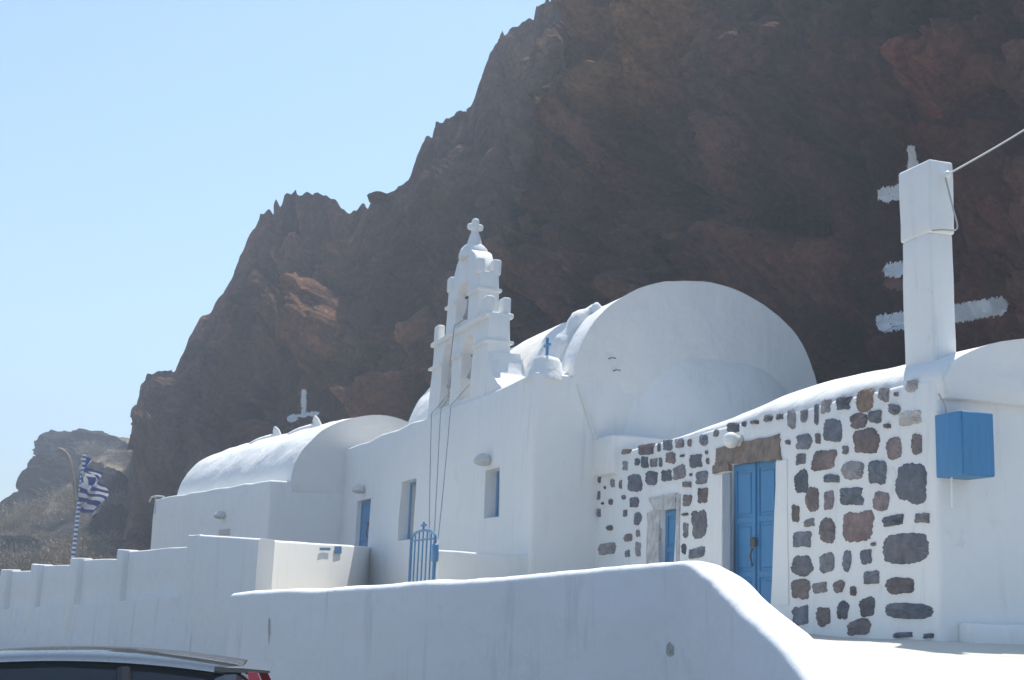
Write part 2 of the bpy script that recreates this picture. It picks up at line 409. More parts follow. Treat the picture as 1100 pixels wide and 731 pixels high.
def cliff():
    spx = np.array([s[0] for s in sil], float); spx = np.maximum.accumulate(spx + np.arange(len(spx)) * 1e-3); spy = np.array([s[1] for s in sil], float)
    ncol, nrow, nback = 900, 420, 26
    px = np.concatenate([np.full(40, 136.0), np.linspace(136, 1395, ncol)])
    yy = interp([p[0] for p in planY], [p[1] for p in planY], px)
    # smooth the plan
    k = np.ones(41) / 41; yy[40:] = np.convolve(np.pad(yy[40:], 20, mode='edge'), k, 'valid')
    yy[:40] = yy[40] + np.linspace(60, 1.5, 40)
    sy = interp(spx, spy, px)
    jag = fbm(np.stack([px * .09, px * 0, px * 0], 1), 4, 3) * 2.2 + fbm(np.stack([px * .4, px * 0, px * 0 + 5], 1), 3, 9) * .7
    sy = sy + jag * np.clip((px - 110) / 40, 0, 1) * .8
    batter = np.interp(px, [118, 200, 560, 800, 1400], [.03, .16, .14, .03, .0])
    horiz = np.array([[at(p, 645 + .038 * (p - 550), 1.0).x] for p in px])[:, 0]
    zt = np.zeros(len(px))
    for it in range(3):
        Ye = yy + batter * np.maximum(zt, 0)
        zt = np.array([at(float(p), float(s), float(Y)).z for p, s, Y in zip(px, sy, Ye)])
    zt[:40] = zt[40] - np.linspace(5, 0, 40)
    X0 = horiz * yy; Y0 = yy.copy()
    tx = np.gradient(X0); ty = np.gradient(Y0); k2 = np.ones(61) / 61
    tx = np.convolve(np.pad(tx, 30, mode='edge'), k2, 'valid'); ty = np.convolve(np.pad(ty, 30, mode='edge'), k2, 'valid')
    ln_ = np.hypot(tx, ty); nx_, ny_ = ty / ln_, -tx / ln_     # towards the camera
    v = np.linspace(0, 1, nrow)
    V, U = np.meshgrid(v, np.arange(len(px)), indexing='ij')
    zz = -1.5 + (zt[U] + 1.5) * V
    bx = X0[U] - nx_[U] * 0 + horiz[U] * batter[U] * np.maximum(zz, 0); by = Y0[U] + batter[U] * np.maximum(zz, 0)
    P = np.stack([bx.ravel(), by.ravel(), zz.ravel()], 1)
    # relief
    d = 2.1 * fbm(P * .10, 4, 1) + 2.0 * fbm(P * np.array([.24, .24, .17]), 4, 5, True)
    Wp = P + 1.2 * np.stack([fbm(P * .25 + 7 * k_, 3, 30 + k_) for k_ in range(3)], 1)
    w1, w2, cid = worley(Wp * np.array([.28, .28, .22]), 2)
    d += (cid - .5) * 2.3 + np.clip((w2 - w1) * 3.0, 0, 1) * 1.0
    w1b, w2b, cidb = worley(Wp * np.array([.8, .8, .65]), 8)
    d += (cidb - .5) * .75 + np.clip((w2b - w1b) * 2.6, 0, 1) * .38
    d += .30 * fbm(P * 1.1, 4, 12, True) + .14 * fbm(P * 3.1, 3, 15, True)
    w1c, w2c, cidc = worley(Wp * np.array([2.2, 2.2, 1.7]), 18)
    d += (cidc - .5) * .26 + np.clip((w2c - w1c) * 2, 0, 1) * .14
    # features located on the face, in photo columns / rows
    cp = px[U].ravel(); rel = P - np.array(CAM)
    Ri = np.array(RM).T; q = rel @ Ri.T
    ix = 550 + F * q[:, 0] / -q[:, 2]; iy = 365.5 - F * q[:, 1] / -q[:, 2]
    flatz = np.clip(1.3 - np.hypot((ix - 1005) / 95, (iy - 265) / 130) ** 2, 0, 1) + np.clip(1.4 - np.hypot((ix - 325) / 40, (iy - 440) / 45) ** 2, 0, 1)
    smooth_d = 2.1 * fbm(P * .10, 4, 1)
    d = d * (1 - .96 * np.clip(flatz, 0, 1)) + smooth_d * .96 * np.clip(flatz, 0, 1)
    def blob(cx, cy, rx, ry, rot=0, soft=.12):
        c_, s_ = math.cos(R(rot)), math.sin(R(rot)); a = (ix - cx) * c_ + (iy - cy) * s_; b_ = -(ix - cx) * s_ + (iy - cy) * c_
        wob = .22 * fbm(P * .9, 3, 40)
        return np.clip((1 - ((np.abs(a) / rx) ** 2.6 + (np.abs(b_) / ry) ** 2.6) ** .4 + wob) / soft, 0, 1)
    caves = 8.5 * blob(897, 246, 24, 38, 8) + 4.5 * blob(1098, 272, 16, 26) + 3.0 * blob(788, 298, 13, 12) + 2.5 * blob(742, 289, 11, 12) + .8 * blob(660, 292, 22, 26, 20) + 2.2 * blob(850, 330, 50, 40, 10, .6)
    # diagonal dyke running down to the left
    x0, y0, x1, y1 = 832, 60, 590, 292
    tt = ((ix - x0) * (x1 - x0) + (iy - y0) * (y1 - y0)) / ((x1 - x0) ** 2 + (y1 - y0) ** 2)
    dd = ((ix - x0) * (y1 - y0) - (iy - y0) * (x1 - x0)) / math.hypot(x1 - x0, y1 - y0) + 9 * fbm(P * .35, 3, 60)
    inside = np.clip(1.1 - np.abs(tt - .5) * 2, 0, .15) / .15
    dyke = np.clip(1 - np.abs(dd) / 13, 0, 1) * inside
    feat = -caves + 1.2 * dyke + .7 * np.clip(-dd / 6, -1, 1) * inside * np.clip(1 - np.abs(dd) / 90, 0, 1)
    fade = np.clip((1 - V.ravel()) * 3.2, .0, 1)
    fade = 1 - (1 - fade) * np.clip((680 - cp) / 90, 0, 1)
    damp = fade * .88 + .12
    feat = feat * damp; d -= .4
    d *= damp * np.interp(cp, [118, 137, 165, 400, 1400], [.12, .2, .9, 1.25, 1.1])
    P[:, 0] += nx_[U].ravel() * d; P[:, 1] += ny_[U].ravel() * d
    hh = horiz[U].ravel(); hl = np.hypot(hh, 1); P[:, 0] -= hh / hl * feat; P[:, 1] -= feat / hl
    P[:, 2] += .25 * d * fade
    camR = np.array(RM); Vf = V.ravel(); bins = np.arange(128, 640)
    for it in range(4):      # raise or lower the rim so that the skyline has the cliff's real outline
        q2 = (P - np.array(CAM)) @ camR; jx = 550 + F * q2[:, 0] / -q2[:, 2]; jy = 365.5 - F * q2[:, 1] / -q2[:, 2]
        m_ = np.full(len(bins), 1e9); k_ = np.round(jx).astype(int) - 128; ok_ = (k_ >= 0) & (k_ < len(bins))
        np.minimum.at(m_, k_[ok_], jy[ok_]); good = m_ < 1e8; m_ = np.interp(bins, bins[good], m_[good])
        tgt = np.interp(bins, px[40:], sy[40:]); sh = (m_ - tgt) * np.clip((620 - bins) / 25., 0, 1) * np.clip((bins - 134) / 5., 0, 1)
        sh = np.clip(np.convolve(np.pad(sh, 7, mode='edge'), np.ones(15) / 15, 'valid'), -25, 25)
        P[:, 2] += np.interp(jx, bins, sh) * (-q2[:, 2]) / F * Vf ** 1.6
    # colours of the rock itself
    cn_ = fbm(P * .12, 4, 70); cb = fbm(P * .35, 4, 75); cc = (cid - .5) * 2
    brown = np.array([.125, .076, .056]); red = np.array([.185, .070, .050]); olive = np.array([.165, .122, .066]); grey = np.array([.092, .072, .070])
    def lerp(a, b_, t): t = np.clip(t, 0, 1)[:, None]; return a * (1 - t) + b_ * t
    col = lerp(np.tile(brown, (len(P), 1)), grey, .5 + cn_ * 1.5)
    redz = np.clip(1 - np.hypot((ix - 1010) / 190, (iy - 230) / 260), 0, 1) * 1.5 + np.clip(1 - np.hypot((ix - 300) / 170, (iy - 320) / 150), 0, 1) * .45
    col = lerp(col, red, redz * (.6 + cb))
    oz = np.clip(1 - np.hypot((ix - 700) / 170, (iy - 90) / 150), 0, 1) * 1.4 * (ix < 900) + .6 * np.clip(1 - np.hypot((ix - 420) / 120, (iy - 380) / 90), 0, 1)
    col = lerp(col, olive, np.clip(oz, 0, 1) * np.clip(.45 + .8 * cb, 0, .8) + dyke * .6)
    col = col * np.array([1.20, .98, .86])
    col *= (1 + .42 * cc + .8 * cb + .6 * (cidb - .5) + .35 * (cidc - .5) - .35 * np.clip(caves, 0, 1) * 0)[:, None]
    col = np.clip(col, .015, .5)
    # top: the plateau falling away behind the rim
    rows = P.reshape(nrow, len(px), 3); crow = col.reshape(nrow, len(px), 3)
    top = rows[-1]; back = []; cb_ = []
    for k in range(1, nback + 1):
        dist = 1.6 * k ** 1.35
        r_ = top.copy(); r_[:, 0] += horiz * dist; r_[:, 1] += dist
        r_[:, 2] -= .55 * dist ** 1.0 * np.interp(px, [118, 600, 1400], [.5, .5, .2]) + .25
        r_[:, 2] += .9 * fbm(r_ * .3, 3, 80) * min(1, k / 8) - .2
        back.append(r_); cb_.append(np.tile(np.array([.16, .12, .09]), (len(px), 1)))
    allp = np.concatenate([rows] + [b_[None] for b_ in back], 0); allc = np.concatenate([crow] + [c_[None] for c_ in cb_], 0)
    return sheet('cliff', allp.reshape(-1, 3), len(px), nrow + nback, M['cliff'], 'structure', cols=allc.reshape(-1, 3))
cliff_o = cliff()
dg = bpy.context.evaluated_depsgraph_get()
def bvh_of(o):
    me = o.data; n = len(me.vertices); co = np.empty(n * 3, np.float32); me.vertices.foreach_get('co', co)
    f = np.empty(len(me.loops), np.int32); me.loops.foreach_get('vertex_index', f)
    return BVHTree.FromPolygons([tuple(v) for v in co.reshape(-1, 3).tolist()], [tuple(q) for q in f.reshape(-1, 4).tolist()])
cbvh = bvh_of(cliff_o)

def paint_patch(strokes, name, m, parent=None, seed=0, step=1.0, lift=.02, ragk=1.0):
    """brushed paint following the rock: strokes = (x0,y0,x1,y1,halfwidth) as seen on the face"""
    xs = [s[0] for s in strokes] + [s[2] for s in strokes]; ys = [s[1] for s in strokes] + [s[3] for s in strokes]; mw = max(s[4] for s in strokes) + 4
    x0, x1, y0, y1 = min(xs) - mw, max(xs) + mw, min(ys) - mw, max(ys) + mw
    nx, ny = int((x1 - x0) / step) + 1, int((y1 - y0) / step) + 1
    bm = bmesh.new(); V = {}
    gx, gy = np.meshgrid(np.arange(nx) * step + x0, np.arange(ny) * step + y0)
    rag = fbm(np.stack([gx.ravel() * .55, gy.ravel() * .10, gx.ravel() * 0 + seed], 1), 4, seed).reshape(ny, nx)
    spk = (np.random.RandomState(seed).rand(ny, nx) - .5) * 3.2
    best = np.full((ny, nx), -9.)
    for (a, b_, c, d_, hw) in strokes:
        L2 = max((c - a) ** 2 + (d_ - b_) ** 2, 1e-6); t = np.clip(((gx - a) * (c - a) + (gy - b_) * (d_ - b_)) / L2, 0, 1)
        dist = np.hypot(gx - (a + t * (c - a)), gy - (b_ + t * (d_ - b_))); best = np.maximum(best, hw - dist)
    ok = best + 1.5 * ragk + (rag * 3.4 + spk) * ragk > 0
    def vert(i, j):
        if (i, j) not in V:
            dr = ray(x0 + i * step, y0 + j * step); h = cbvh.ray_cast(CAM, dr)
            V[(i, j)] = bm.verts.new(h[0] - dr * lift) if h[0] else None
        return V[(i, j)]
    for j in range(ny - 1):
        for i in range(nx - 1):
            if ok[j, i] and ok[j, i + 1] and ok[j + 1, i]:
                q = [vert(i, j), vert(i + 1, j), vert(i + 1, j + 1), vert(i, j + 1)]
                if all(q):
                    dep = [(v.co - CAM).length for v in q]
                    if max(dep) - min(dep) < 2.5: bm.faces.new(q)
    left = set(bm.faces); parts = []
    while left:              # keep one connected coat of paint
        st = [left.pop()]; comp = list(st)
        while st:
            for v in st.pop().verts:
                for g in v.link_faces:
                    if g in left: left.discard(g); st.append(g); comp.append(g)
        parts.append(comp)
    parts.sort(key=len)
    for c_ in parts[:-1]: bmesh.ops.delete(bm, geom=c_, context='FACES')
    lv = [v for v in bm.verts if not v.link_faces]; bmesh.ops.delete(bm, geom=lv, context='VERTS')
    me = finish(bm, 80)
    return link(name, me, m, parent)
o = paint_patch([(327, 421, 324, 467, 2.4), (311, 450, 341, 445, 3.2)], 'painted_cross', M['rockpaint'], seed=3, step=.5, lift=.04, ragk=.45)
tag(o, 'white cross brushed onto the dark rock above the low vaulted roof', 'painted cross')
t_ = thing('painted_emblem', cbvh.ray_cast(CAM, ray(1000, 350))[0], 'large white and red brushed marks on the rock behind the chimney pillar', 'painted mark')
paint_patch([(979, 160, 980, 176, 4), (980, 176, 992, 345, 6), (950, 209, 1012, 201, 7.5), (956, 291, 1006, 282, 7), (950, 347, 1000, 341, 9)], 'white_brushwork', M['rockpaint'], t_, seed=8, step=.6, ragk=.85)
paint_patch([(1020, 338, 1073, 329, 9.5)], 'white_brushwork', M['rockpaint'], t_, seed=9, step=.6, ragk=.85)
paint_patch([(955, 304, 972, 306, 6)], 'red_brushwork', M['redpaint'], t_, seed=12, step=.8, lift=.03)

# boulder on the rim
def rock_mesh(c, r, seed, sub=5, sharp=1.0, col=(.10, .085, .08)):
    bm = bmesh.new(); bmesh.ops.create_icosphere(bm, subdivisions=sub, radius=1)
    P = np.array([v.co[:] for v in bm.verts]); 
    w1, w2, cid = worley(P * 1.6 + seed * 3.1, seed)
    d = 1 + .30 * fbm(P * 1.1 + seed, 4, seed) + .22 * (cid - .5) * sharp + .12 * fbm(P * 4 + seed, 4, seed + 3, True)
    for v, k in zip(bm.verts, d): v.co = Vector((v.co.x * r[0] * k + c[0], v.co.y * r[1] * k + c[1], v.co.z * r[2] * k + c[2]))
    me = finish(bm, 60); a = me.color_attributes.new('Col', 'FLOAT_COLOR', 'POINT')
    cc = np.clip(np.array(col)[None] * (1 + .5 * fbm(P * 2 + seed, 3, seed))[:, None], .01, 1)
    a.data.foreach_set('color', np.concatenate([cc, np.ones((len(cc), 1))], 1).astype(np.float32).ravel())
    return me
p = at(408, 214, 54.8)
tag(link('boulder', rock_mesh(p, (.50, .7, .17), 9, 5, 2.5), M['cliff']), 'small flat dark boulder perched on the cliff rim', 'boulder')

# ------------------------------------------------------------------ far hillside on the left
hs = [(-260, 600), (-120, 570), (-60, 556), (0, 537), (14, 531), (34, 519), (40, 506), (50, 496), (58, 486), (64, 478), (82, 470), (104, 466), (130, 468), (160, 470), (260, 480)]
def hillside():
    nx, ny = 260, 170; px = np.linspace(-250, 250, nx); co = []; Ys = 44 + (150 - 44) * np.linspace(0, 1, ny) ** 1.2
    hx = np.array([at(float(p), 625, 1.0).x for p in px]); sy = np.interp(px, [h[0] for h in hs], [h[1] for h in hs])
    sy0 = 626.0; P = []
    for Y in Ys:
        f = (Y - 44) / (135 - 44.); f = min(f, 1)
        e = .13 * f / .25 if f < .25 else .13 + .87 * ((f - .25) / .75) ** .9
        yy = sy0 + (sy - sy0) * e
        for k in range(nx): 
            P.append((hx[k] * Y, Y, at(float(px[k]), float(yy[k]), Y).z if Y <= 135 else at(float(px[k]), float(yy[k]), 135).z - (Y - 135) * .4))
    P = np.array(P); P[:, 2] += (1.6 * fbm(P * .06, 4, 90) + .7 * fbm(P * .25, 4, 91, True)) * np.clip((P[:, 1] - 44) / 20, 0, 1) * np.clip((150 - P[:, 1]) / 30, .2, 1) - .3
    g = fbm(P * .09, 4, 95) + .5 * fbm(P * .5, 3, 96)
    t = np.clip(.55 + g * 2.2, 0, 1)[:, None]; t = np.where(P[:, 1:2] < 66, np.maximum(t, .7), t)
    col = np.array([.03, .03, .034]) * (1 - t) + np.array([.34, .28, .19]) * t
    return sheet('hillside', P, nx, ny, M['cliff'], 'structure', cols=col)
hill_o = hillside(); hbvh = bvh_of(hill_o)
def hill_z(x, y):
    h = hbvh.ray_cast(Vector((x, y, 200)), Vector((0, 0, -1))); return h[0].z if h[0] else 0
# rock outcrops (px, py centre, Y, rx, rz, label)
outs = [(88, 492, 128, 46, 26, 'rounded dark outcrop forming the hilltop left of the cliff'),
        (56, 520, 112, 34, 34, 'tall dark outcrop below the hilltop outcrop, behind the flag'),
        (110, 530, 96, 26, 30, 'dark outcrop between the dry grass patch and the cliff foot'),
        (24, 555, 104, 32, 22, 'broad dark outcrop at the left edge of the hillside'),
        (118, 572, 82, 22, 26, 'shadowed outcrop at the foot of the cliff behind the stepped wall'),
        (-24, 570, 100, 30, 16, 'low outcrop running out of the picture on the left'),
        (20, 586, 80, 22, 10, 'low dark rock among the dry shrubs behind the stepped wall')]
for i, (x, y, Y, rx, rz, lab) in enumerate(outs):
    c = at(x, y, Y); s = Y / F
    tag(link('rock_outcrop', rock_mesh(c, (rx * s, rx * s * .8, rz * s), 20 + i, 5, 1.6, (.024, .024, .030)), M['cliff']), lab, 'rock', 'rock outcrops on the hillside')  # dark rock, lowered further: shade on the faces put into the colour
# dry shrubs
def shrub_mesh(seed, h=1.0):
    rnd = random.Random(seed); bm = bmesh.new()
    for k in range(900):
        a = rnd.uniform(0, 6.283); rr = rnd.random() ** .5; el = rnd.uniform(.1, 1.5)
        d = Vector((math.cos(a) * math.cos(el), math.sin(a) * math.cos(el), math.sin(el)))
        lump = 1 + .25 * math.sin(a * 3 + seed) + .15 * math.sin(a * 7 + el * 5)
        p = d * rnd.uniform(.35, 1.0) * h * lump; p.z *= .75
        q = p + (d * .5 + Vector((rnd.uniform(-1, 1), rnd.uniform(-1, 1), rnd.uniform(-.2, 1))) * .5) * rnd.uniform(.1, .26) * h
        s = Vector((rnd.uniform(-1, 1), rnd.uniform(-1, 1), rnd.uniform(-1, 1))).normalized() * rnd.uniform(.012, .03) * h
        bm.faces.new([bm.verts.new(p - s), bm.verts.new(p + s), bm.verts.new(q)])
    for k in range(26):
        a = rnd.uniform(0, 6.283); el = rnd.uniform(.2, 1.5)
        d = Vector((math.cos(a) * math.cos(el), math.sin(a) * math.cos(el), math.sin(el) * .75)) * h * rnd.uniform(.6, .95)
        t = tube_bm([Vector((0, 0, -.05)), d * .5 + Vector((0, 0, .05)), d], [.02, .012, .004], 4)
        me = bpy.data.meshes.new('t'); t.to_mesh(me); bm.from_mesh(me); t.free(); bpy.data.meshes.remove(me)
    me = bpy.data.meshes.new('shrub'); bm.to_mesh(me); bm.free(); return me
sm = [shrub_mesh(k) for k in range(5)]
for k, m_ in enumerate(sm): m_.materials.append(M['grass'] if k % 2 == 0 else M['grass2'])
rnd = random.Random(5)
cnt = 0
for k in range(400):
    x = rnd.uniform(-60, 150); Y = rnd.uniform(58, 100) if k % 3 else rnd.uniform(90, 125)
    zone = (Y < 100 and x < 128) or (x > 84 and Y > 105)
    if not zone or cnt > 150: continue
    c = at(x, 620, Y); z = hill_z(c.x, c.y)
    o = bpy.data.objects.new('dry_shrub', sm[cnt % 5]); COL.objects.link(o); s = rnd.uniform(.6, 1.5) * (1 + .3 * (Y > 90))
    o.location = (c.x, c.y, z - .1); o.scale = (s * rnd.uniform(.9, 1.4), s, s * rnd.uniform(.7, 1.1)); o.rotation_euler = (0, 0, rnd.uniform(0, 6))
    tag(o, 'straw coloured dry shrub among many on the hillside beyond the stepped wall', 'shrub', 'dry shrubs on the hillside'); cnt += 1

# yard between the warm-tinted wall and the church
def yard():
    q = [at(266, 700, 16.0), at(281, 700, 27.2), at(405, 700, 37.0)]
    nx, ny = 30, 40; co = []
    for j in range(ny):
        Y = 15.6 + (40 - 15.6) * j / (ny - 1); xl = np.interp(Y, [p.y for p in q], [p.x + .1 for p in q])
        xr = -2.9 if Y < 26 else -2.9 + 0 * Y
        xr = max(xr, xl + .2)
        if Y > 26: xr = max(xl + .2, C.x + (Y - C.y) * -.364 + 1.0)
        for i in range(nx): co.append((xl + (xr - xl) * i / (nx - 1), Y, 1.62 + .01 * math.sin(Y)))
    return sheet('courtyard_floor', np.array(co), nx, ny, M['concrete'], 'structure')
yard()

# ------------------------------------------------------------------ the church
church = thing('church', (C.x, C.y, 1.6), 'long whitewashed church with barrel vaults, bell tower and apse under the cliff', 'church')
MC = frame(C, cu, cn)               # local x: along the facade, y: into the building
def c_on(px, py):                    # photo point on the facade -> (t, z)
    p = on_plane(px, py, C, cn); return (p - C).dot(cu), p.z
def rect_on(fn, x0, x1, ytop, ybot):
    t0, zt = fn(x1, ytop); t1, _ = fn(x0, ytop); _, zb = fn((x0 + x1) / 2, ybot); _, zt2 = fn((x0 + x1) / 2, ytop); return t0, t1, zb, zt2
body = box_bm(0, C_LEN, 0, C_DEP, .8, C_TOP, bev=.07, step=.8, wob=.05, seed=3)
op = {'win1': rect_on(c_on, 522, 537.5, 504, 556), 'win2': rect_on(c_on, 431, 447.5, 516, 580), 'door': rect_on(c_on, 384, 398.5, 537, 600)}
cuts = [box_bm(a, b_, -.3, .34 if k != 'door' else .2, z0, z1, bev=.015, seg=1) for k, (a, b_, z0, z1) in op.items()]
body = boolean(body, cuts)
link('nave_wall', finish(tf(body, MC), 35), M['white'], church)
def window(a, b_, z0, z1, Mx, parent, name='window', dep=.30):
    fw = .09
    fr = merge(box_bm(a + .003, a + fw, dep - .06, dep, z0 + .003, z1 - .003, .008, 1), box_bm(b_ - fw, b_ - .003, dep - .06, dep, z0 + .003, z1 - .003, .008, 1),
               box_bm(a + fw - .002, b_ - fw + .002, dep - .058, dep, z1 - fw, z1 - .005, .008, 1), box_bm(a + fw - .002, b_ - fw + .002, dep - .058, dep, z0 + .005, z0 + fw, .008, 1),
               box_bm((a + b_) / 2 - .03, (a + b_) / 2 + .03, dep - .055, dep - .005, z0 + fw - .002, z1 - fw + .002, .005, 1))
    w_ = link(name, finish(tf(fr, Mx)), M['blue_frame'], parent)
    link('pane', finish(tf(box_bm(a + fw - .01, b_ - fw + .01, dep - .03, dep - .015, z0 + fw - .01, z1 - fw + .01), Mx)), M['pane'], w_)
    return w_
window(*op['win1'], MC, church); window(*op['win2'], MC, church)
def door(a, b_, z0, z1, Mx, parent, dep=.14, leaves=1, handle=True, npan=3):
    bm = box_bm(a + .003, b_ - .003, dep, dep + .05, z0, z1 - .003, .004, 1); wl = (b_ - a) / leaves
    parts = [bm]
    for l in range(leaves):
        x0, x1 = a + l * wl + .02, a + (l + 1) * wl - .02; h = (z1 - z0 - .2) / npan
        for (q0, q1) in ((x0, x0 + .09), (x1 - .09, x1)): parts.append(box_bm(q0, q1, dep - .018, dep + .002, z0 + .02, z1 - .02, .006, 1))
        for k in range(npan + 1):
            zz = z0 + .02 + k * (z1 - z0 - .13) / npan; parts.append(box_bm(x0 + .088, x1 - .088, dep - .016, dep + .002, zz, zz + .09, .006, 1))
            if k < npan: parts.append(box_bm(x0 + .14, x1 - .14, dep - .012, dep + .002, zz + .14, zz + (z1 - z0 - .13) / npan - .05, .01, 1))
    d_ = link('door', finish(tf(merge(*parts), Mx)), M['blue'], parent)
    if leaves == 2: link('cover_strip', finish(tf(box_bm((a + b_) / 2 - .035, (a + b_) / 2 + .035, dep - .045, dep - .019, z0 + .02, z1 - .02, .01, 2), Mx)), M['blue'], d_)
    if handle:
        xm = (a + b_) / 2 - (0.0 if leaves == 2 else .3); zm = z0 + .45 * (z1 - z0)
        hb = merge(box_bm(xm - .075, xm + .075, dep - .075, dep - .045, zm + .12, zm + .26, .01, 1), tube_bm([(xm + .02, dep - .06, zm + .1), (xm + .03, dep - .09, zm), (xm + .02, dep - .06, zm - .16)], .013, 6))
        link('handle', finish(tf(hb, Mx)), M['iron'], d_)
    return d_
door(*op['door'], MC, church, leaves=1)

# main barrel vault
def vault_profile(y0, y1, z0, rise, n=40, e=1.0):
    c = (y0 + y1) / 2; a = (y1 - y0) / 2
    pts = [(y0, z0 - .25)]
    for k in range(n + 1):
        th = math.pi * k / n; pts.append((c - a * math.cos(th), z0 + rise * math.sin(th) ** e))
    pts.append((y1, z0 - .25)); return pts
def vault(Mx, x0, x1, y0, y1, z0, rise, wob=.05, e=1.0, bev=.05, seed=0):
    b_ = prism_bm([(-p[0], p[1]) for p in vault_profile(y0, y1, z0, rise, e=e)], x0, x1, bev=bev, ringstep=.35, wob=0)
    # profile x -> local y ; extrusion y -> local x
    for v in b_.verts: v.co = Vector((v.co.y, -v.co.x, v.co.z))
    wobble(b_, wob, .9, seed)
    return tf(b_, Mx)
link('nave_vault', finish(vault(MC, .003, 12.1, .80, 6.35, C_TOP - .02, 2.26, wob=.06, e=1.0, seed=5), 35), M['white_roof'], church)
# rounded coping where the arch springs, and the plastered rib climbing the vault
def arc_pt(y0, y1, z0, rise, f, lift=0):
    th = math.pi * f; c = (y0 + y1) / 2; a = (y1 - y0) / 2 + lift; return (c - a * math.cos(th), z0 + (rise + lift) * math.sin(th))
rib = []
for k in range(15):
    y, z = arc_pt(.8, 6.35, C_TOP, 2.16, .005 + .26 * k / 14, .05); rib.append((.95 + .012 * k, y, z))
rr = [.17 + .05 * math.sin(k * 1.3) for k in range(15)]; rr[-1] = .12
rb = tube_bm(rib, rr, 10); wobble(rb, .05, 3, 2)
lip = box_bm(.25, 1.1, .25, .95, C_TOP - .05, C_TOP + .12, .07, 3, .2, .04)
horn = lathe_bm([(.13, -.1), (.11, .06), (.05, .12), (.02, .14)], (1.0, rib[-1][1], rib[-1][2]), 10)
link('roof_rib', finish(tf(merge(rb, lip, horn), MC)), M['white_roof'], church)
# apse: half dome against the gable
def dome_half(cx, cy, cz, r, rz, prot, n=28, m=18):
    bm = bmesh.new(); rows = []
    for j in range(m + 1):
        ph = (math.pi / 2) * j / m; row = []
        for i in range(n + 1):
            th = math.pi * i / n
            row.append(bm.verts.new((cx - prot * (math.sin(th) * math.cos(ph)) ** 1.9, cy - r * math.cos(th) * math.cos(ph), cz + rz * math.sin(ph))))
        rows.append(row)
    low = [bm.verts.new((v.co.x, v.co.y, 1.2)) for v in rows[0]]
    for i in range(n):
        bm.faces.new((low[i], low[i + 1], rows[0][i + 1], rows[0][i]))
        for j in range(m): 
            bm.faces.new((rows[j][i], rows[j][i + 1], rows[j + 1][i + 1], rows[j + 1][i]))
    bmesh.ops.remove_doubles(bm, verts=bm.verts, dist=1e-4)
    return bm
ap = dome_half(.05, 4.05, 4.75, 2.35, 2.2, .5); wobble(ap, .04, 1, 9)
link('apse', finish(tf(ap, MC), 60), M['white'], church)
lg = box_bm(-.85, .1, 1.25, 2.6, 4.3, 5.02, .06, 3, .3, .03)
link('apse_ledge', finish(tf(lg, MC)), M['white'], church)
# conduit and hooks on the gable
def g_on(px, py):
    p = on_plane(px, py, C, cu); return (p - C).dot(cn), p.z
y0_, z0_ = g_on(620, 414); y1_, z1_ = g_on(632, 450); y2_, z2_ = g_on(643, 482)
link('conduit', finish(tf(tube_bm([(-.03, y0_, z0_), (-.035, y1_, z1_), (-.03, y2_, z2_)], .016, 6), MC)), M['white'], church)
for (a, b_) in ((653, 386), (658, 399)):
    y_, z_ = g_on(a, b_); link('iron_bracket', finish(tf(tube_bm([(.05, y_, z_), (-.10, y_ + .03, z_ + .015), (-.12, y_ + .12, z_ + .01)], .010, 6), MC)), M['iron'], church)
# corner pedestal and blue cross
pc = (.36, .36)
ped = merge(lathe_bm([(.42, -.1), (.38, .05), (.33, .12), (.30, .30), (.24, .38), (.05, .42)], (pc[0], pc[1], C_TOP), 14)); wobble(ped, .03, 2)
link('pedestal', finish(tf(ped, MC)), M['white_roof'], church)
def cross_bm(c, h, wd, arm, th, fz=.62):
    x, y, z = c
    return merge(box_bm(x - wd / 2, x + wd / 2, y - th / 2, y + th / 2, z, z + h, wd * .15, 1), box_bm(x - arm, x + arm, y - th / 2 + .002, y + th / 2 - .002, z + h * fz - wd / 2, z + h * fz + wd / 2, wd * .15, 1))
link('blue_cross', finish(tf(cross_bm((pc[0], pc[1], C_TOP + .39), .40, .055, .15, .05, .6), MC)), M['blue_metal'], church)

# bell tower
tx = lambda px, Y0=0: c_on(px, 400)[0]
T0, T1 = 3.2, 7.45
def arch_cut(xc, w_, z0, zs, y0=-.6, y1=1.6):
    pts = [(xc - w_ / 2, z0), (xc + w_ / 2, z0)] + [(xc + w_ / 2 * math.cos(math.pi * k / 14), zs + w_ / 2 * math.sin(math.pi * k / 14)) for k in range(15)]
    return prism_bm(pts, y0, y1)
TH = .62; TOFF = .06
base = box_bm(T0 - .02, T1 + .02, TOFF, TOFF + TH, C_TOP - .3, 8.0, .045, 3, .4, .02, taper=.07, seed=4)
base = boolean(base, [arch_cut(T0 + 1.42, .80, C_TOP + .10, 7.42), arch_cut(T0 + 2.92, .80, C_TOP + .10, 7.42)])
tier2 = box_bm(4.05, 6.45, TOFF + .06, TOFF + TH - .04, 7.9, 9.18, .04, 3, .35, .015, taper=.03, seed=6)
tier2 = boolean(tier2, [arch_cut(5.25, .90, 8.12, 8.78)])
caps = [boolean(box_bm(4.02, 4.78, TOFF + .02, TOFF + TH, 8.70, 8.78, .025, 2), []), box_bm(5.72, 6.48, TOFF + .02, TOFF + TH, 8.70, 8.78, .025, 2)]
for (a, b_) in ((T0 - .03, T0 + .98), (T0 + 1.84, T0 + 2.50), (T0 + 3.34, T1 + .03)): caps.append(box_bm(a, b_, TOFF - .02, TOFF + TH + .02, 7.36, 7.43, .02, 2))
ledge = box_bm(T0 + .05, T1 - .05, TOFF - .02, TOFF + TH + .02, 7.93, 8.06, .045, 3, .5, .015)
ped2 = prism_bm([(5.25 + .98 * math.cos(math.pi * k / 18), 9.10 + .80 * math.sin(math.pi * k / 18)) for k in range(19)], TOFF + .10, TOFF + TH - .08, .05)
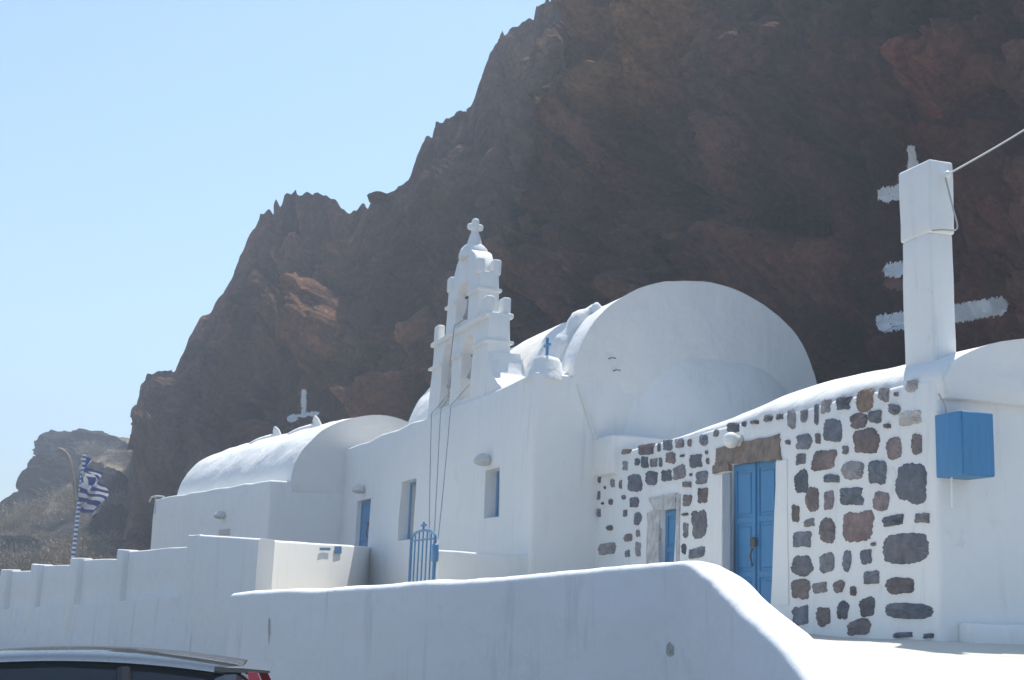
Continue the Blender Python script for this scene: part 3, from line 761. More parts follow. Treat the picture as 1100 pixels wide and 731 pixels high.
skirt = prism_bm([(T0 + .2, C_TOP - .3), (T0 + .2, C_TOP + 1.0), (T0 - .02, C_TOP + .95), (T0 - .10, C_TOP + .72), (T0 - .30, C_TOP + .45), (T0 - .62, C_TOP + .2), (T0 - 1.05, C_TOP + .03), (T0 - 1.1, C_TOP - .3)], TOFF + .03, TOFF + TH + .2, .05)
slices(skirt, .3); wobble(skirt, .03, 2, 3)
tw = merge(base, tier2, ledge, ped2, skirt, *caps)
tower = link('bell_tower', finish(tf(tw, MC), 40), M['white'], church)
for (x, z, h, sz) in ((T0 + .30, 8.02, .42, .17), (T1 - .35, 8.02, .42, .17), (4.22, 9.14, .34, .15), (6.26, 9.14, .34, .15)):
    for y in (TOFF + .12, TOFF + TH - .12):
        mb = box_bm(x - sz, x + sz, y - .10, y + .10, z - .04, z + h, .06, 3, .15, .015, seed=int(x * 9))
        link('merlon', finish(tf(mb, MC)), M['white_roof'], tower)
cc_ = (5.25, TOFF + TH / 2, 9.72)
fin = lathe_bm([(.36, 0), (.36, .10), (.31, .24), (.22, .33), (.17, .36), (.17, .40), (.12, .58), (.09, .66)], cc_, 20)
fc = merge(fin, box_bm(5.25 - .09, 5.25 + .09, cc_[1] - .09, cc_[1] + .09, 10.3, 10.72, .08, 4), box_bm(5.25 - .085, 5.25 + .085, cc_[1] - .2, cc_[1] + .2, 10.42, 10.59, .08, 4))
link('finial_cross', finish(tf(fc, MC)), M['white_roof'], tower)
def bell(x, z, r):
    b_ = lathe_bm([(r * .2, 0), (r * .35, -.03), (r * .55, -.12), (r * .62, -.3), (r * .75, -.42), (r, -.52), (r, -.55), (r * .8, -.55)], (x, TOFF + TH / 2, z), 20)
    link('bell', finish(tf(b_, MC)), M['bronze'], tower)
    link('bell_beam', finish(tf(tube_bm([(x - .45, TOFF + TH / 2, z + .03), (x + .45, TOFF + TH / 2, z + .03)], .035, 8), MC)), M['iron'], tower)
bell(T0 + 1.42, 7.35, .24); bell(T0 + 2.92, 7.35, .24); bell(5.25, 8.85, .2)

# west chapel (low block, own vault) – part of the church
ML = frame(L, lu, ln)
def l_on(px, py): p = on_plane(px, py, L, ln); return (p - L).dot(lu), p.z
lb = box_bm(0, L_LEN, 0, L_DEP, .5, L_TOP, .07, 3, .8, .05, seed=8)
link('chapel_wall', finish(tf(lb, ML), 35), M['white'], church)
link('chapel_vault', finish(vault(ML, .003, L_LEN - .8, .62, 6.6, L_TOP - .02, 2.25, wob=.09, e=1.0, seed=12), 35), M['white_roof'], church)
def horn_at(Mx, x, yf, y0, y1, z0, rise):
    y, z = arc_pt(y0, y1, z0, rise, yf, 0); b_ = lathe_bm([(.22, -.15), (.15, .12), (.12, .3), (.05, .42), (.02, .45)], (0, 0, 0), 10)
    tf(b_, Matrix.Translation((x, y, z - .02)) @ Matrix.Rotation(R(28 - 60 * (yf - .3)), 4, 'X')); wobble(b_, .03, 4)
    tl = tube_bm([(x, *arc_pt(y0, y1, z0, rise, yf - .12 * k / 5, .0)) for k in range(6)], [.17, .15, .12, .1, .07, .03], 8)
    return tf(merge(b_, tl), Mx)
for x in (4.2, 8.0): link('roof_spout', finish(horn_at(ML, x, .44, .62, 6.6, L_TOP, 2.25)), M['white_roof'], church)
link('roof_spout', finish(horn_at(MC, 11.9, .3, .8, 6.35, C_TOP, 2.16)), M['white_roof'], church)
a0, z0_ = l_on(247, 568); a1, z1_ = l_on(236, 575)
vb = merge(box_bm(a0, a1, -.04, .02, z1_, z0_, .01, 1), *[box_bm(a0 + .05, a1 - .05, -.06, -.038, z1_ + .03 + k * .05, z1_ + .05 + k * .05) for k in range(3)])
link('vent', finish(tf(vb, ML)), M['fitting'], church)
pb = merge(tube_bm([(L_LEN - .9, .1, L_TOP + .05), (L_LEN - .3, .0, L_TOP + .1), (L_LEN - .05, -.12, L_TOP + .06), (L_LEN + .1, -.15, L_TOP - .1)], .035, 6), tube_bm([(L_LEN - .35, -.03, L_TOP - .55), (L_LEN - .35, -.05, L_TOP + .05)], .02, 6))
link('rain_pipe', finish(tf(pb, ML)), M['fitting'], church)

# wall lamps
def wall_lamp(p, n, label, s=1.0):
    t = thing('wall_lamp', p, label, 'lamp', 'lamps on the church facade'); u = Vector((-n.y, n.x, 0)); Mx = frame(p, u, -n)
    Mx = frame(p, u, n)
    b_ = merge(box_bm(-.10 * s, .10 * s, 0, .04, -.12 * s, .12 * s, .02, 2), tube_bm([(0, .02, .02), (0, .18 * s, .08 * s), (0, .26 * s, .04)], .02, 6))
    link('bracket', finish(tf(b_, Mx)), M['fitting'], t)
    g = lathe_bm([(.05, .10), (.12, .06), (.19, -.02), (.20, -.08), (.15, -.13), (.06, -.16)], (0, .27 * s, -.02), 14)
    link('shade', finish(tf(g, Mx)), M['fitting'], t)
for (fn, mo, n_, px, py, lab) in ((c_on, (C, cu), -cn, 526, 492, 'small lamp above the short facade window nearest the church corner'), (c_on, (C, cu), -cn, 391, 524, 'small lamp above the blue church door'), (l_on, (L, lu), -ln, 241, 552, 'small lamp on the blank wall of the low west block')):
    t0_, z_ = fn(px, py); p = mo[0] + mo[1] * t0_ + Z * z_; wall_lamp(p + n_ * .02, n_, lab, .46)
# bell ropes
gp = at(466, 590, 24.6)
for i, (xa, ya, xb, yb, lab) in enumerate(((466, 445, 461, 578, 'bell rope hanging down the church wall, the far one of three'), (476, 441, 466, 583, 'bell rope hanging down the church wall, the middle one of three'), (487, 436, 469.5, 590, 'bell rope hanging down the church wall, the near one of three'))):
    t0_, z_ = c_on(xa, ya); a = C + cu * t0_ + Z * z_ - cn * .06
    b_ = at(xb, yb, 25.6 - .2 * i)
    top_ = [C + cu * (T0 + 1.42 if i == 2 else (T0 + 2.92 if i else T0 + 2.9)) + cn * (TOFF + TH / 2) + Z * 6.85]
    pts = top_ + [a + (b_ - a) * (k / 12) + Vector((0, 0, -.18 * math.sin(math.pi * k / 12))) for k in range(13)]
    tag(link('bell_rope', finish(tube_bm(pts, .011, 6)), M['cable']), lab, 'rope', 'bell ropes')
t0_, z_ = c_on(498, 326)
a = C + cu * 5.25 + cn * (TOFF - .02) + Z * 8.3; b_ = C + cu * 5.45 - cn * .03 + Z * 6.35
tag(link('bell_rope', finish(tube_bm([C + cu * 5.25 + cn * .3 + Z * 8.32, C + cu * 5.28 - cn * .02 + Z * 8.1, a * .4 + b_ * .6 - cn * .06, b_], .014, 6)), M['cable']), 'rope running down the bell tower front from its top opening', 'rope', 'bell ropes')

# ------------------------------------------------------------------ stub wall, gate
sw_end = C - cn * 1.78
sb = box_bm(-1.78, .05, -.0, .3, 1.2, at(520, 594, 24.3).z, .05, 3, .4, .03)
for v in sb.verts: v.co = Vector((v.co.y + .06, v.co.x, v.co.z))
tag(link('garden_wall', finish(tf(sb, MC)), M['white_warmlit']), 'short low white wall between the church corner and the blue gate', 'wall')
g0 = at(466.5, 600, 24.1); g0 = flat(g0, 0); gu = cu
MG = frame(g0, gu, cn)
def g_pl(px, py): p = on_plane(px, py, g0, cn); return (p - g0).dot(gu), p.z
gw = g_pl(441, 600)[0]; zsp = g_pl(454, 580)[1]; ztop = g_pl(454, 575)[1]; zap = g_pl(454, 570)[1]
gate = thing('gate', (g0.x, g0.y, 1.65), 'blue iron gate with arched top and cross beside the low wall', 'gate')
bars = []
nb = 7
for k in range(nb):
    x = gw * k / (nb - 1); top = zsp + (zap - zsp) * math.sin(math.pi * k / (nb - 1)) ** .8
    bars.append(tube_bm([(x, 0, 1.7), (x, 0, top if 0 < k < nb - 1 else zsp + .03)], .015 if 0 < k < nb - 1 else .028, 6))
link('bars', finish(tf(merge(*bars), MG)), M['blue_metal'], gate)
arch = tube_bm([(gw * .5 - gw * .5 * math.cos(math.pi * k / 20), 0, zsp + (zap - zsp) * math.sin(math.pi * k / 20) ** .8) for k in range(21)], .026, 6)
link('arch', finish(tf(arch, MG)), M['blue_metal'], gate)
for zr in (zsp, 1.9): link('rail', finish(tf(tube_bm([(0, 0, zr), (gw, 0, zr)], .018, 6), MG)), M['blue_metal'], gate)
hc = g_pl(454, 561)[1] - zap
link('cross', finish(tf(cross_bm((gw / 2, 0, zap), hc, .04, .16, .04, .6), MG)), M['blue_metal'], gate)
link('latch', finish(tf(box_bm(-.10, .05, -.05, .05, zsp - .42, zsp - .1, .02, 1), MG)), M['blue_metal'], gate)

# ------------------------------------------------------------------ courtyard walls
def wall_run(pts, th, zb, name, m, label, bev=.05, cat='wall', parent=None, wob=.03, seed=0):
    """pts: list of (Vector xy, top z); th thickness to the left of travel"""
    P = [Vector((p.x, p.y)) for p, _ in pts]; Zt = [z for _, z in pts]
    prof = [(0, 0), (0, 1), (1, 1), (1, 0)]
    bm = bmesh.new(); rings = []
    # resample
    PP, ZZ = [], []
    for i in range(len(P) - 1):
        n = max(1, int((P[i + 1] - P[i]).length / .4))
        for k in range(n): PP.append(P[i].lerp(P[i + 1], k / n)); ZZ.append(Zt[i] + (Zt[i + 1] - Zt[i]) * k / n)
    PP.append(P[-1]); ZZ.append(Zt[-1])
    for i, p in enumerate(PP):
        a = (p - PP[i - 1]).normalized() if i else (PP[1] - p).normalized(); b_ = (PP[i + 1] - p).normalized() if i < len(PP) - 1 else a
        nn = Vector((-(a + b_).y, (a + b_).x)).normalized(); q = p + nn * th; zt = ZZ[i]; h = (zt - bev)
        sec = [(p, zb), (p, zb + (h - zb) * .5), (p, h)]
        for k in range(1, 4):
            an = math.pi / 2 * k / 3; sec.append((p + nn * (bev * (1 - math.cos(an))), h + bev * math.sin(an)))
        for k in range(0, 4):
            an = math.pi / 2 * k / 3; sec.append((q - nn * (bev * (1 - math.sin(an))), h + bev * math.cos(an)))
        sec.append((q, zb))
        rings.append([bm.verts.new((s[0].x, s[0].y, s[1])) for s in sec])
    for a, b_ in zip(rings, rings[1:]):
        for k in range(len(a) - 1): bm.faces.new((a[k], a[k + 1], b_[k + 1], b_[k]))
    bm.faces.new(rings[0]); bm.faces.new(rings[-1][::-1])
    wobble(bm, wob, 1.0, seed)
    o = link(name, finish(bm, 50), m, parent)
    if label: tag(o, label, cat)
    return o
K0 = at(215, 575, 26.0); K2 = at(403, 588, 36.6)
_kd = (K2 - K0).to_2d().normalized(); K1 = at(278, 578.5, 24.3)
wall_run([(K0 + Vector((-.06, .05, 0)), K0.z + .004), (K1, K1.z)], .35, 0, 'courtyard_wall', M['white'], 'tall plain white wall between the stepped wall and the wall with the blue plaque', wob=.012, seed=3)
wall_run([(K1 + Vector((-.01, .36, 0)), K1.z), (K2, K2.z)], .35, 0, 'courtyard_wall', M['white_warmlit'], 'white courtyard wall, warm light put into its colour, with blue plaque running back to the blue church door', wob=.012, seed=4)
# blue plaque and faded sign on it
def quad_on(px0, px1, py0, py1, off=.03):
    a, b_ = K1 + Vector((-.01, .36, 0)), K2; dv = (b_ - a).to_2d().normalized(); n = Vector((dv.y, -dv.x, 0)); p0 = flat(a, 0)
    f = lambda x, y: on_plane(x, y, p0, n) + n * off
    return [f(px0, py0), f(px1, py0), f(px1, py1), f(px0, py1)], n
for (x0, x1, y0, y1, lab, nm) in ((359, 366, 587, 595, 'small square blue plaque on the warm-tinted courtyard wall', 'plaque'), (343, 354, 588.5, 591.5, 'thin faded blue strip left of the square plaque', 'plaque')):
    q, n = quad_on(x0, x1, y0, y1, .022); bm = bmesh.new(); f_ = bm.faces.new([bm.verts.new(v) for v in q]); r_ = bmesh.ops.extrude_face_region(bm, geom=[f_])
    for v in [g for g in r_['geom'] if isinstance(g, bmesh.types.BMVert)]: v.co -= n * .012
    tag(link(nm, finish(bm), M['blue_metal']), lab, 'plaque', 'blue plaques')

# stepped boundary wall: panels and piers going away to the left
bw = thing('stepped_wall', (K0.x - 4, K0.y + 4, 0), 'long white boundary wall stepping down to the left between raised piers', 'wall')
E = at(-70, 620, 40.5)
bdir = (flat(E, 0) - flat(K0, 0)); bl = bdir.length; bdir.normalize(); bn = Vector((-bdir.y, bdir.x, 0))
if bn.dot(flat(K0, 0)) > 0: bn = -bn      # toward the camera
B0 = flat(K0, 0)
def b_on(px, py): p = on_plane(px, py, B0, bn); return (p - B0).dot(bdir), p.z
steps = [(200, 133, 586.5, 592, 640, 646), (125, 84, 600, 601.5, 647.5, 650), (75, 42, 606.5, 607.5, 651, 653), (33, 8, 612.5, 613.5, 654, 655), (0, -60, 619, 622, 657, 660)]
MB_ = frame(B0, bdir, bn)
def hexa(s0, s1, n0, n1, zb0, zb1, zt0, zt1, bev=.03, step=.5, wob=.02, seed=0):
    b_ = box_bm(s0, s1, n0, n1, 0, 1, 0)
    for v in b_.verts:
        f = (v.co.x - s0) / (s1 - s0); v.co.z = (zb0 + (zb1 - zb0) * f) if v.co.z < .5 else (zt0 + (zt1 - zt0) * f)
    if bev: bmesh.ops.bevel(b_, geom=b_.edges[:], offset=bev, segments=2, profile=.5, affect='EDGES')
    slices(b_, step); wobble(b_, wob, 1.2, seed); return b_
ends = []
for i, (xa, xb, ya, yb, la, lb_) in enumerate(steps):
    s0, zt0 = b_on(xa, ya); s1, zt1 = b_on(xb, yb); _, zl0 = b_on(xa, la); _, zl1 = b_on(xb, lb_)
    link('panel', finish(tf(hexa(s0 - .25, s1 + .25, -.32, -.12, zl0 - .3, zl1 - .3, zt0, zt1, seed=i), MB_), 45), M['white'], bw)
    ends.append((s0, s1, zl0, zl1, zt0, zt1))
# plinth (flush with piers)
pl_pts = [(0, ends[0][2] + .05)] + [x for e in ends for x in ((e[0], e[2]), (e[1], e[3]))]
for i in range(len(pl_pts) - 1):
    (s0, z0), (s1, z1) = pl_pts[i], pl_pts[i + 1]
pl = bmesh.new()
top_f = [pl.verts.new((s, 0, z)) for s, z in pl_pts]; top_b = [pl.verts.new((s, -.12 if s < .1 else -.34, z)) for s, z in pl_pts]; bot = [pl.verts.new((s, .02, 0)) for s, z in pl_pts]
for i in range(len(pl_pts) - 1):
    pl.faces.new((bot[i], bot[i + 1], top_f[i + 1], top_f[i])); pl.faces.new((top_f[i], top_f[i + 1], top_b[i + 1], top_b[i]))
slices(pl, .6); wobble(pl, .02, 1, 5)
link('plinth', finish(tf(pl, MB_), 60), M['white_front'], bw)
pier_top = [575, 590, 599.5, 606, 611.5]
for i in range(5):
    s0 = 0 if i == 0 else ends[i - 1][1]; s1 = ends[i][0]
    xa = [(215, 200), (133, 125), (84, 75), (42, 33), (8, 0)][i]
    z1 = b_on(sum(xa) / 2, pier_top[i])[1]
    link('pier', finish(tf(hexa(s0 + .003, s1, -.10 if i == 0 else -.36, .004, ends[i][2] - .6, ends[i][2] - .6, z1, z1, bev=.03, seed=i + 20), MB_), 45), M['white'], bw)

# ------------------------------------------------------------------ the street wall in front
def street_wall():
    bm = bmesh.new(); rings = []; th = .33; n = len(wall_path)
    for i, p in enumerate(wall_path):
        a = (wall_path[min(i + 1, n - 1)] - wall_path[max(i - 1, 0)]).to_2d().normalized(); nn = Vector((-a.y, a.x))   # left of travel = away from the camera
        if nn.y < -0.3: nn = -nn
        zt = p.z; sec = []
        rd = .12
        sec.append((0, -.1)); sec += [(0, zt * f) for f in (.25, .5, .75)]
        for k in range(0, 6):
            an = math.pi / 2 * k / 5; sec.append((.075 * (1 - math.cos(an)), zt - .075 + .065 * math.sin(an)))
        sec.append((th / 2, zt))
        for k in range(0, 6):
            an = math.pi / 2 * (1 - k / 5); sec.append((th - .075 * (1 - math.cos(an)), zt - .075 + .065 * math.sin(an)))
        sec.append((th, -.1))
        rings.append([bm.verts.new((p.x + nn.x * (o_ - th / 2), p.y + nn.y * (o_ - th / 2), z)) for o_, z in sec])
    for a, b_ in zip(rings, rings[1:]):
        for k in range(len(a) - 1): bm.faces.new((a[k], a[k + 1], b_[k + 1], b_[k]))
    bm.faces.new(rings[0]); bm.faces.new(rings[-1][::-1])
    wobble(bm, .03, 1.6, 6)
    return finish(bm, 60)
swm = street_wall()
sw = link('street_wall', swm, M['white_front'])
tag(sw, 'long white street wall in the foreground with sunlit rounded top curving down at right', 'wall')
swb = BVHTree.FromPolygons([tuple(v.co + sw.location) for v in swm.vertices], [tuple(p.vertices) for p in swm.polygons])
def chip(px, py, wpx, hpx, name, seed):
    rnd = random.Random(seed); bm = bmesh.new(); vs = []
    for k in range(16):
        a = 2 * math.pi * k / 16; r_ = rnd.uniform(.65, 1.2)
        d = ray(px + math.cos(a) * wpx * r_ / 2, py + math.sin(a) * hpx * r_ / 2); h = swb.ray_cast(CAM, d)
        if h[0]: vs.append(bm.verts.new(h[0] - d * .006))
    if len(vs) > 3: bm.faces.new(vs)
    bmesh.ops.triangulate(bm, faces=bm.faces[:])
    link(name, finish(bm), M['chip'], sw)
chip(719.5, 698, 8, 17, 'chipped_patch', 1)
chip(289, 676, 2.0, 30, 'crack', 2)

# ------------------------------------------------------------------ stone house
house = thing('stone_house', (S.x, S.y, SZ0), 'white house with dark stones showing in its front, two blue doors and a vaulted roof', 'house')
wl = (Z + sn * .045).normalized()       # battered front
MS = frame(S, su, sn)
PN = su.cross(wl).normalized()
def s_on(px, py):
    p = on_plane(px, py, S, PN); r = p - S; return r.dot(su), p.z
def s_y(z): return .045 * z * 1.0 + 0.0
bodyS = box_bm(0, S_LEN, 0, S_DEP, .4, S_TOP, .06, 3, .5, .0, seed=30)
for v in bodyS.verts:
    f = max(0, 1 - v.co.y / S_DEP); v.co.y += .045 * v.co.z * f; v.co.x += .04 * max(0, v.co.z - 1) * max(0, 1 - v.co.x / 2)
wobble(bodyS, .018, 1.3, 31)
def s_rect(x0, x1, yt, yb):
    t0, zt = s_on(x1, yt); t1, _ = s_on(x0, yt); _, zb = s_on((x0 + x1) / 2, yb); return t0, t1, zb, s_on((x0 + x1) / 2, yt)[1]
D1 = s_rect(785, 834, 495, 655); D1 = (D1[0], D1[1], 1.55, D1[3])
D2 = s_rect(711, 727, 547, 660); D2 = (D2[0], D2[1], 1.55, D2[3])
bodyS = boolean(bodyS, [box_bm(D1[0], D1[1], -.4, .42, D1[2], D1[3]), box_bm(D2[0], D2[1], -.4, .42, D2[2], D2[3])])
link('wall', finish(tf(bodyS, MS), 35), M['white_house'], house)
d1 = door(*D1, frame(S + sn * .09, su, sn), house, dep=.16, leaves=2, npan=3)
d2 = door(*D2, frame(S + sn * .10, su, sn), house, dep=.14, leaves=1, handle=False, npan=3)
# roof: low vault with coved eaves
rv = vault(Matrix.Identity(4), .02, 8.3, .24, S_DEP + .3, S_TOP - .02, 1.05, wob=.05, e=1.0, bev=.06, seed=33)
for v in rv.verts:
    f_ = (.76 + .02 * min(v.co.x, 4.2)) / 1.05 * min(1, max(0, (8.32 - v.co.x) / 3.9)) ** .9
    if v.co.z > S_TOP - .02: v.co.z = S_TOP - .02 + (v.co.z - S_TOP + .02) * f_
link('roof', finish(tf(rv, MS), 35), M['white_roof'], house)
# lintel, jamb strips, stone frame
def slab_on(poly, th, m, name, inset=0.0, parent=house, wob=2.0, seed=0, col=None, back=.02):
    """stone outline (photo points) laid in the battered facade plane and standing out of it"""
    bm = bmesh.new(); fr_, bk = [], []
    for (x, y) in poly:
        p = on_plane(x, y, S, PN); fr_.append(bm.verts.new(p - PN * 0 - sn * th)); bk.append(bm.verts.new(p + sn * back))
    n = len(poly); bm.faces.new(fr_)
    for k in range(n): bm.faces.new((fr_[k], bk[k], bk[(k + 1) % n], fr_[(k + 1) % n]))
    return bm
def ragged(x0, y0, x1, y1, x2, y2, x3, y3, seed, amp=1.0, n=9):
    rnd = random.Random(seed); P = [(x0, y0), (x1, y1), (x2, y2), (x3, y3)]; out = []
    for i in range(4):
        a, b_ = P[i], P[(i + 1) % 4]
        for k in range(n): 
            t = k / n; out.append((a[0] + (b_[0] - a[0]) * t + rnd.uniform(-amp, amp), a[1] + (b_[1] - a[1]) * t + rnd.uniform(-amp, amp)))
    return out
bm = merge(slab_on(ragged(771, 482, 838, 467, 840, 494, 770, 500, 1, .9), .03, None, ''), slab_on(ragged(768, 500, 785, 497, 785, 506, 768, 509, 2, .6, 4), .045, None, ''))
link('lintel', finish(bm, 30), M['lintel'], house)
link('door_jamb', finish(slab_on(ragged(777.5, 509, 784.8, 508, 784.5, 640, 777, 640, 3, .3), .012, None, ''), 30), M['bluegrey'], house)
for q_ in ((768, 511, 777, 510, 776, 640, 767, 640, 5, .25), (834.5, 496, 846, 494, 848, 650, 836, 650, 6, .25)): link('door_surround', finish(slab_on(ragged(*q_), .02, None, ''), 30), M['white'], house)
bm = merge(slab_on(ragged(698, 536, 727, 530, 727.5, 546, 704, 550, 7, .5), .03, None, ''), slab_on(ragged(697, 551, 710.5, 549, 708, 650, 696, 650, 8, .5), .035, None, ''), slab_on(ragged(727.5, 532, 731, 531, 729.5, 650, 726.5, 650, 9, .3), .02, None, ''))
link('stone_frame', finish(bm, 30), M['marble'], house)
# the stones left bare in the whitewash (one masonry surface)
s7 = [(197,253,55,40),(240,247,10,30),(268,239,30,38),(307,233,27,32),(340,231,10,26),(386,222,28,38),(427,200,18,24),(481,182,40,34),(517,170,10,18),(552,163,28,14),(597,151,28,24),(635,146,22,22),(673,155,28,62),
(132,260,30,18),(93,275,22,24),(129,306,16,32),(168,294,16,24),(192,296,24,40),(222,297,24,30),(245,295,10,32),(277,281,34,38),(315,274,14,8),(359,291,42,46),(396,263,8,14),(400,292,6,20),
(41,352,14,24),(87,364,12,26),(114,368,8,28),(159,363,48,62),(214,347,42,48),(263,339,34,40),(306,328,42,46),(330,368,28,20),(379,345,42,44),(344,336,6,10),
(38,405,20,32),(81,425,14,20),(124,410,14,16),(157,426,26,36),(42,461,12,28),(129,462,14,24),(169,480,24,44),(331,420,28,38),(382,404,34,50),(324,466,22,10),(327,518,16,50),(371,498,50,98),(77,510,20,18),(138,542,28,26),(171,528,12,24),(68,578,58,40),(136,594,16,24),(171,580,18,48),(321,579,14,34),(363,592,60,36),(60,330,6,8),(55,430,6,8),(62,378,5,10),(75,290,6,6),(33,318,6,6)]
s8 = [(155,130,24,34),(198,122,36,34),(250,116,42,60),(297,100,24,38),(328,100,8,12),(365,80,30,30),(94,259,24,28),(101,217,38,40),(136,209,12,26),(172,189,46,64),(204,237,14,22),(235,165,42,40),(275,155,32,34),(322,137,28,26),(305,178,16,12),(361,159,58,36),(253,215,66,62),(322,233,38,56),(378,223,26,52),(150,262,64,52),(96,315,36,60),(169,307,40,22),(220,287,54,48),(281,292,48,60),(366,319,80,104),(122,358,36,62),(163,360,24,50),(218,351,62,46),(291,363,40,50),(81,393,18,46),(114,416,26,20),(159,435,46,64),(233,424,78,80),(320,410,54,28),(392,404,38,26),(96,456,48,42),(96,521,54,54),(158,514,42,52),(207,509,20,54),(253,499,26,40),(350,478,124,74),(266,550,36,34),(335,570,70,44),(92,578,46,50),(140,575,38,28),(187,572,26,34),(222,583,14,24),(92,644,40,48),(149,646,36,50),(197,630,28,48),(256,622,38,50),(357,632,124,40),(236,672,60,42),(343,691,50,14),(407,693,24,12),(272,468,10,10),(62,218,12,12),(132,151,8,50),(101,153,16,32)]
stones = [(630 + x / 3.048, 400 + y / 3.048, w_ / 3.048, h_ / 3.048) for x, y, w_, h_ in s7] + [(820 + x / 2.2857, 380 + y / 2.2857, w_ / 2.2857, h_ / 2.2857) for x, y, w_, h_ in s8]
rnd = random.Random(11); bm = bmesh.new(); cols = []
pal = [(.095, .105, .13), (.105, .11, .125), (.12, .105, .11), (.12, .10, .10), (.14, .14, .15), (.085, .095, .115)]
for i, (cx, cy, w_, h_) in enumerate(stones):
    sh = rnd.uniform(2.6, 7.0); tilt = rnd.uniform(-.12, .12) - .06; n = 60; ph = rnd.uniform(0, 6); front_v = []; edge_v = []
    am = [rnd.uniform(.0, .09) for _ in range(4)]; pp = [rnd.uniform(0, 6) for _ in range(4)]
    c = rnd.choice(pal)
    if (w_ * h_ > 700 and rnd.random() < .4): c = (.125, .097, .095)
    if abs(cx - 929) < 3 and cy < 435: c = (.15, .11, .09)
    if abs(cx - 980) < 3 and 512 < cy < 528: c = (.085, .095, .115)
    if abs(cx - 978) < 3 and cy < 455: c = (.22, .22, .23)
    k_ = rnd.uniform(1.3, 2.0); c = tuple(v * k_ for v in c)
    for k in range(n):
        a = 2 * math.pi * k / n; r_ = (abs(math.cos(a)) ** sh + abs(math.sin(a)) ** sh) ** (-1 / sh)
        r_ *= 1 + sum(am[j] * math.sin((j + 2) * a + pp[j]) for j in range(4)) * .8 + rnd.uniform(-.075, .06) * min(1.6, 14 / max(w_, h_) + .4)
        x, y = math.cos(a) * r_ * w_ * .495, math.sin(a) * r_ * h_ * .495
        x, y = x, y + x * tilt * -1 * -1
        p = on_plane(cx + x, cy + y - 0, S, PN); pi = on_plane(cx + x * .86, cy + y * .86, S, PN)
        edge_v.append(bm.verts.new(p + sn * .012)); front_v.append(bm.verts.new(pi - sn * rnd.uniform(.015, .035)))
    cv = bm.verts.new(on_plane(cx, cy, S, PN) - sn * rnd.uniform(.03, .06))
    for k in range(n):
        j = (k + 1) % n; bm.faces.new((edge_v[k], edge_v[j], front_v[j], front_v[k])); bm.faces.new((front_v[k], front_v[j], cv))
    cols += [c] * (2 * n + 1)
me = bpy.data.meshes.new('s'); bm.to_mesh(me); bm.free()
a_ = me.color_attributes.new('Col', 'FLOAT_COLOR', 'POINT'); a_.data.foreach_set('color', np.concatenate([np.array(cols), np.ones((len(cols), 1))], 1).astype(np.float32).ravel())
o = link('bare_stones', me, M['stone'], house)

# chimney pillar on the corner
cyl, czl = .45, .36
pb0 = at(1003, 392, 15.75); MP = frame(flat(pb0, 0), su, sn)
z_t = at(999, 174, 15.85).z; z_m = at(1000, 250, 15.8).z
pil = merge(box_bm(.0, .60, 0, .34, S_TOP - .3, z_m - .005, .03, 3, .3, .015, seed=41), box_bm(-.025, .615, -.02, .355, z_m, z_t, .035, 3, .25, .018, seed=42))
cove = box_bm(-.12, .95, -.16, .5, S_TOP - .25, S_TOP + .22, .12, 4, .2, .03)
link('chimney', finish(tf(merge(pil, cove), MP), 40), M['white'], house)
# plinth along the side wall
pls = box_bm(-.22, .05, .3, S_DEP, 1.3, SZ0 + .2, .06, 3, .4, .03)
link('plinth', finish(tf(pls, MS)), M['white'], house)
# globe lamp over the door
gpnt = on_plane(796, 474, S, PN)
gl = thing('globe_lamp', gpnt, 'white glass globe lamp over the double blue door', 'lamp')
g = bmesh.new(); bmesh.ops.create_uvsphere(g, u_segments=32, v_segments=20, radius=.125); tf(g, Matrix.Translation(gpnt - sn * .17))
link('globe', finish(g, 80), M['globe'], gl)
link('base', finish(tube_bm([gpnt + sn * .0, gpnt - sn * .035, gpnt - sn * .06], [.085, .085, .06], 16)), M['fitting'], gl)
# blue meter box on the side wall
y_a = .14; bxw = .44
bx = thing('meter_box', S + sn * .35 + Z * 3.7, 'blue metal meter box fixed to the white side wall', 'box')
zt_, zb_ = at(1042, 442, 14.75).z, at(1044, 511, 14.75).z
def sidebox(x0, x1, y0, y1, z0, z1, **k): return tf(box_bm(x0, x1, y0, y1, z0, z1, **k), MS)
link('case', finish(sidebox(-.36, .12, y_a, y_a + bxw, zb_, zt_, bev=.012, seg=2)), M['blue'], bx)
link('door', finish(sidebox(-.378, -.362, y_a + .012, y_a + bxw - .012, zb_ + .012, zt_ - .012, bev=.004, seg=1)), M['blue'], bx)
cb_ = tube_bm([MS @ Vector((.06, y_a + .02, zt_ + .25)), MS @ Vector((.0, y_a + .06, zt_ + .1)), MS @ Vector((-.03, y_a + .05, zt_ - .02))], .012, 6)
link('cable', finish(cb_), M['cable'], bx)
link('conduit', finish(tube_bm([MS @ Vector((-.03, y_a + .1, zb_ + .01)), MS @ Vector((-.03, y_a + .1, zb_ - .35))], .014, 6)), M['white'], bx)

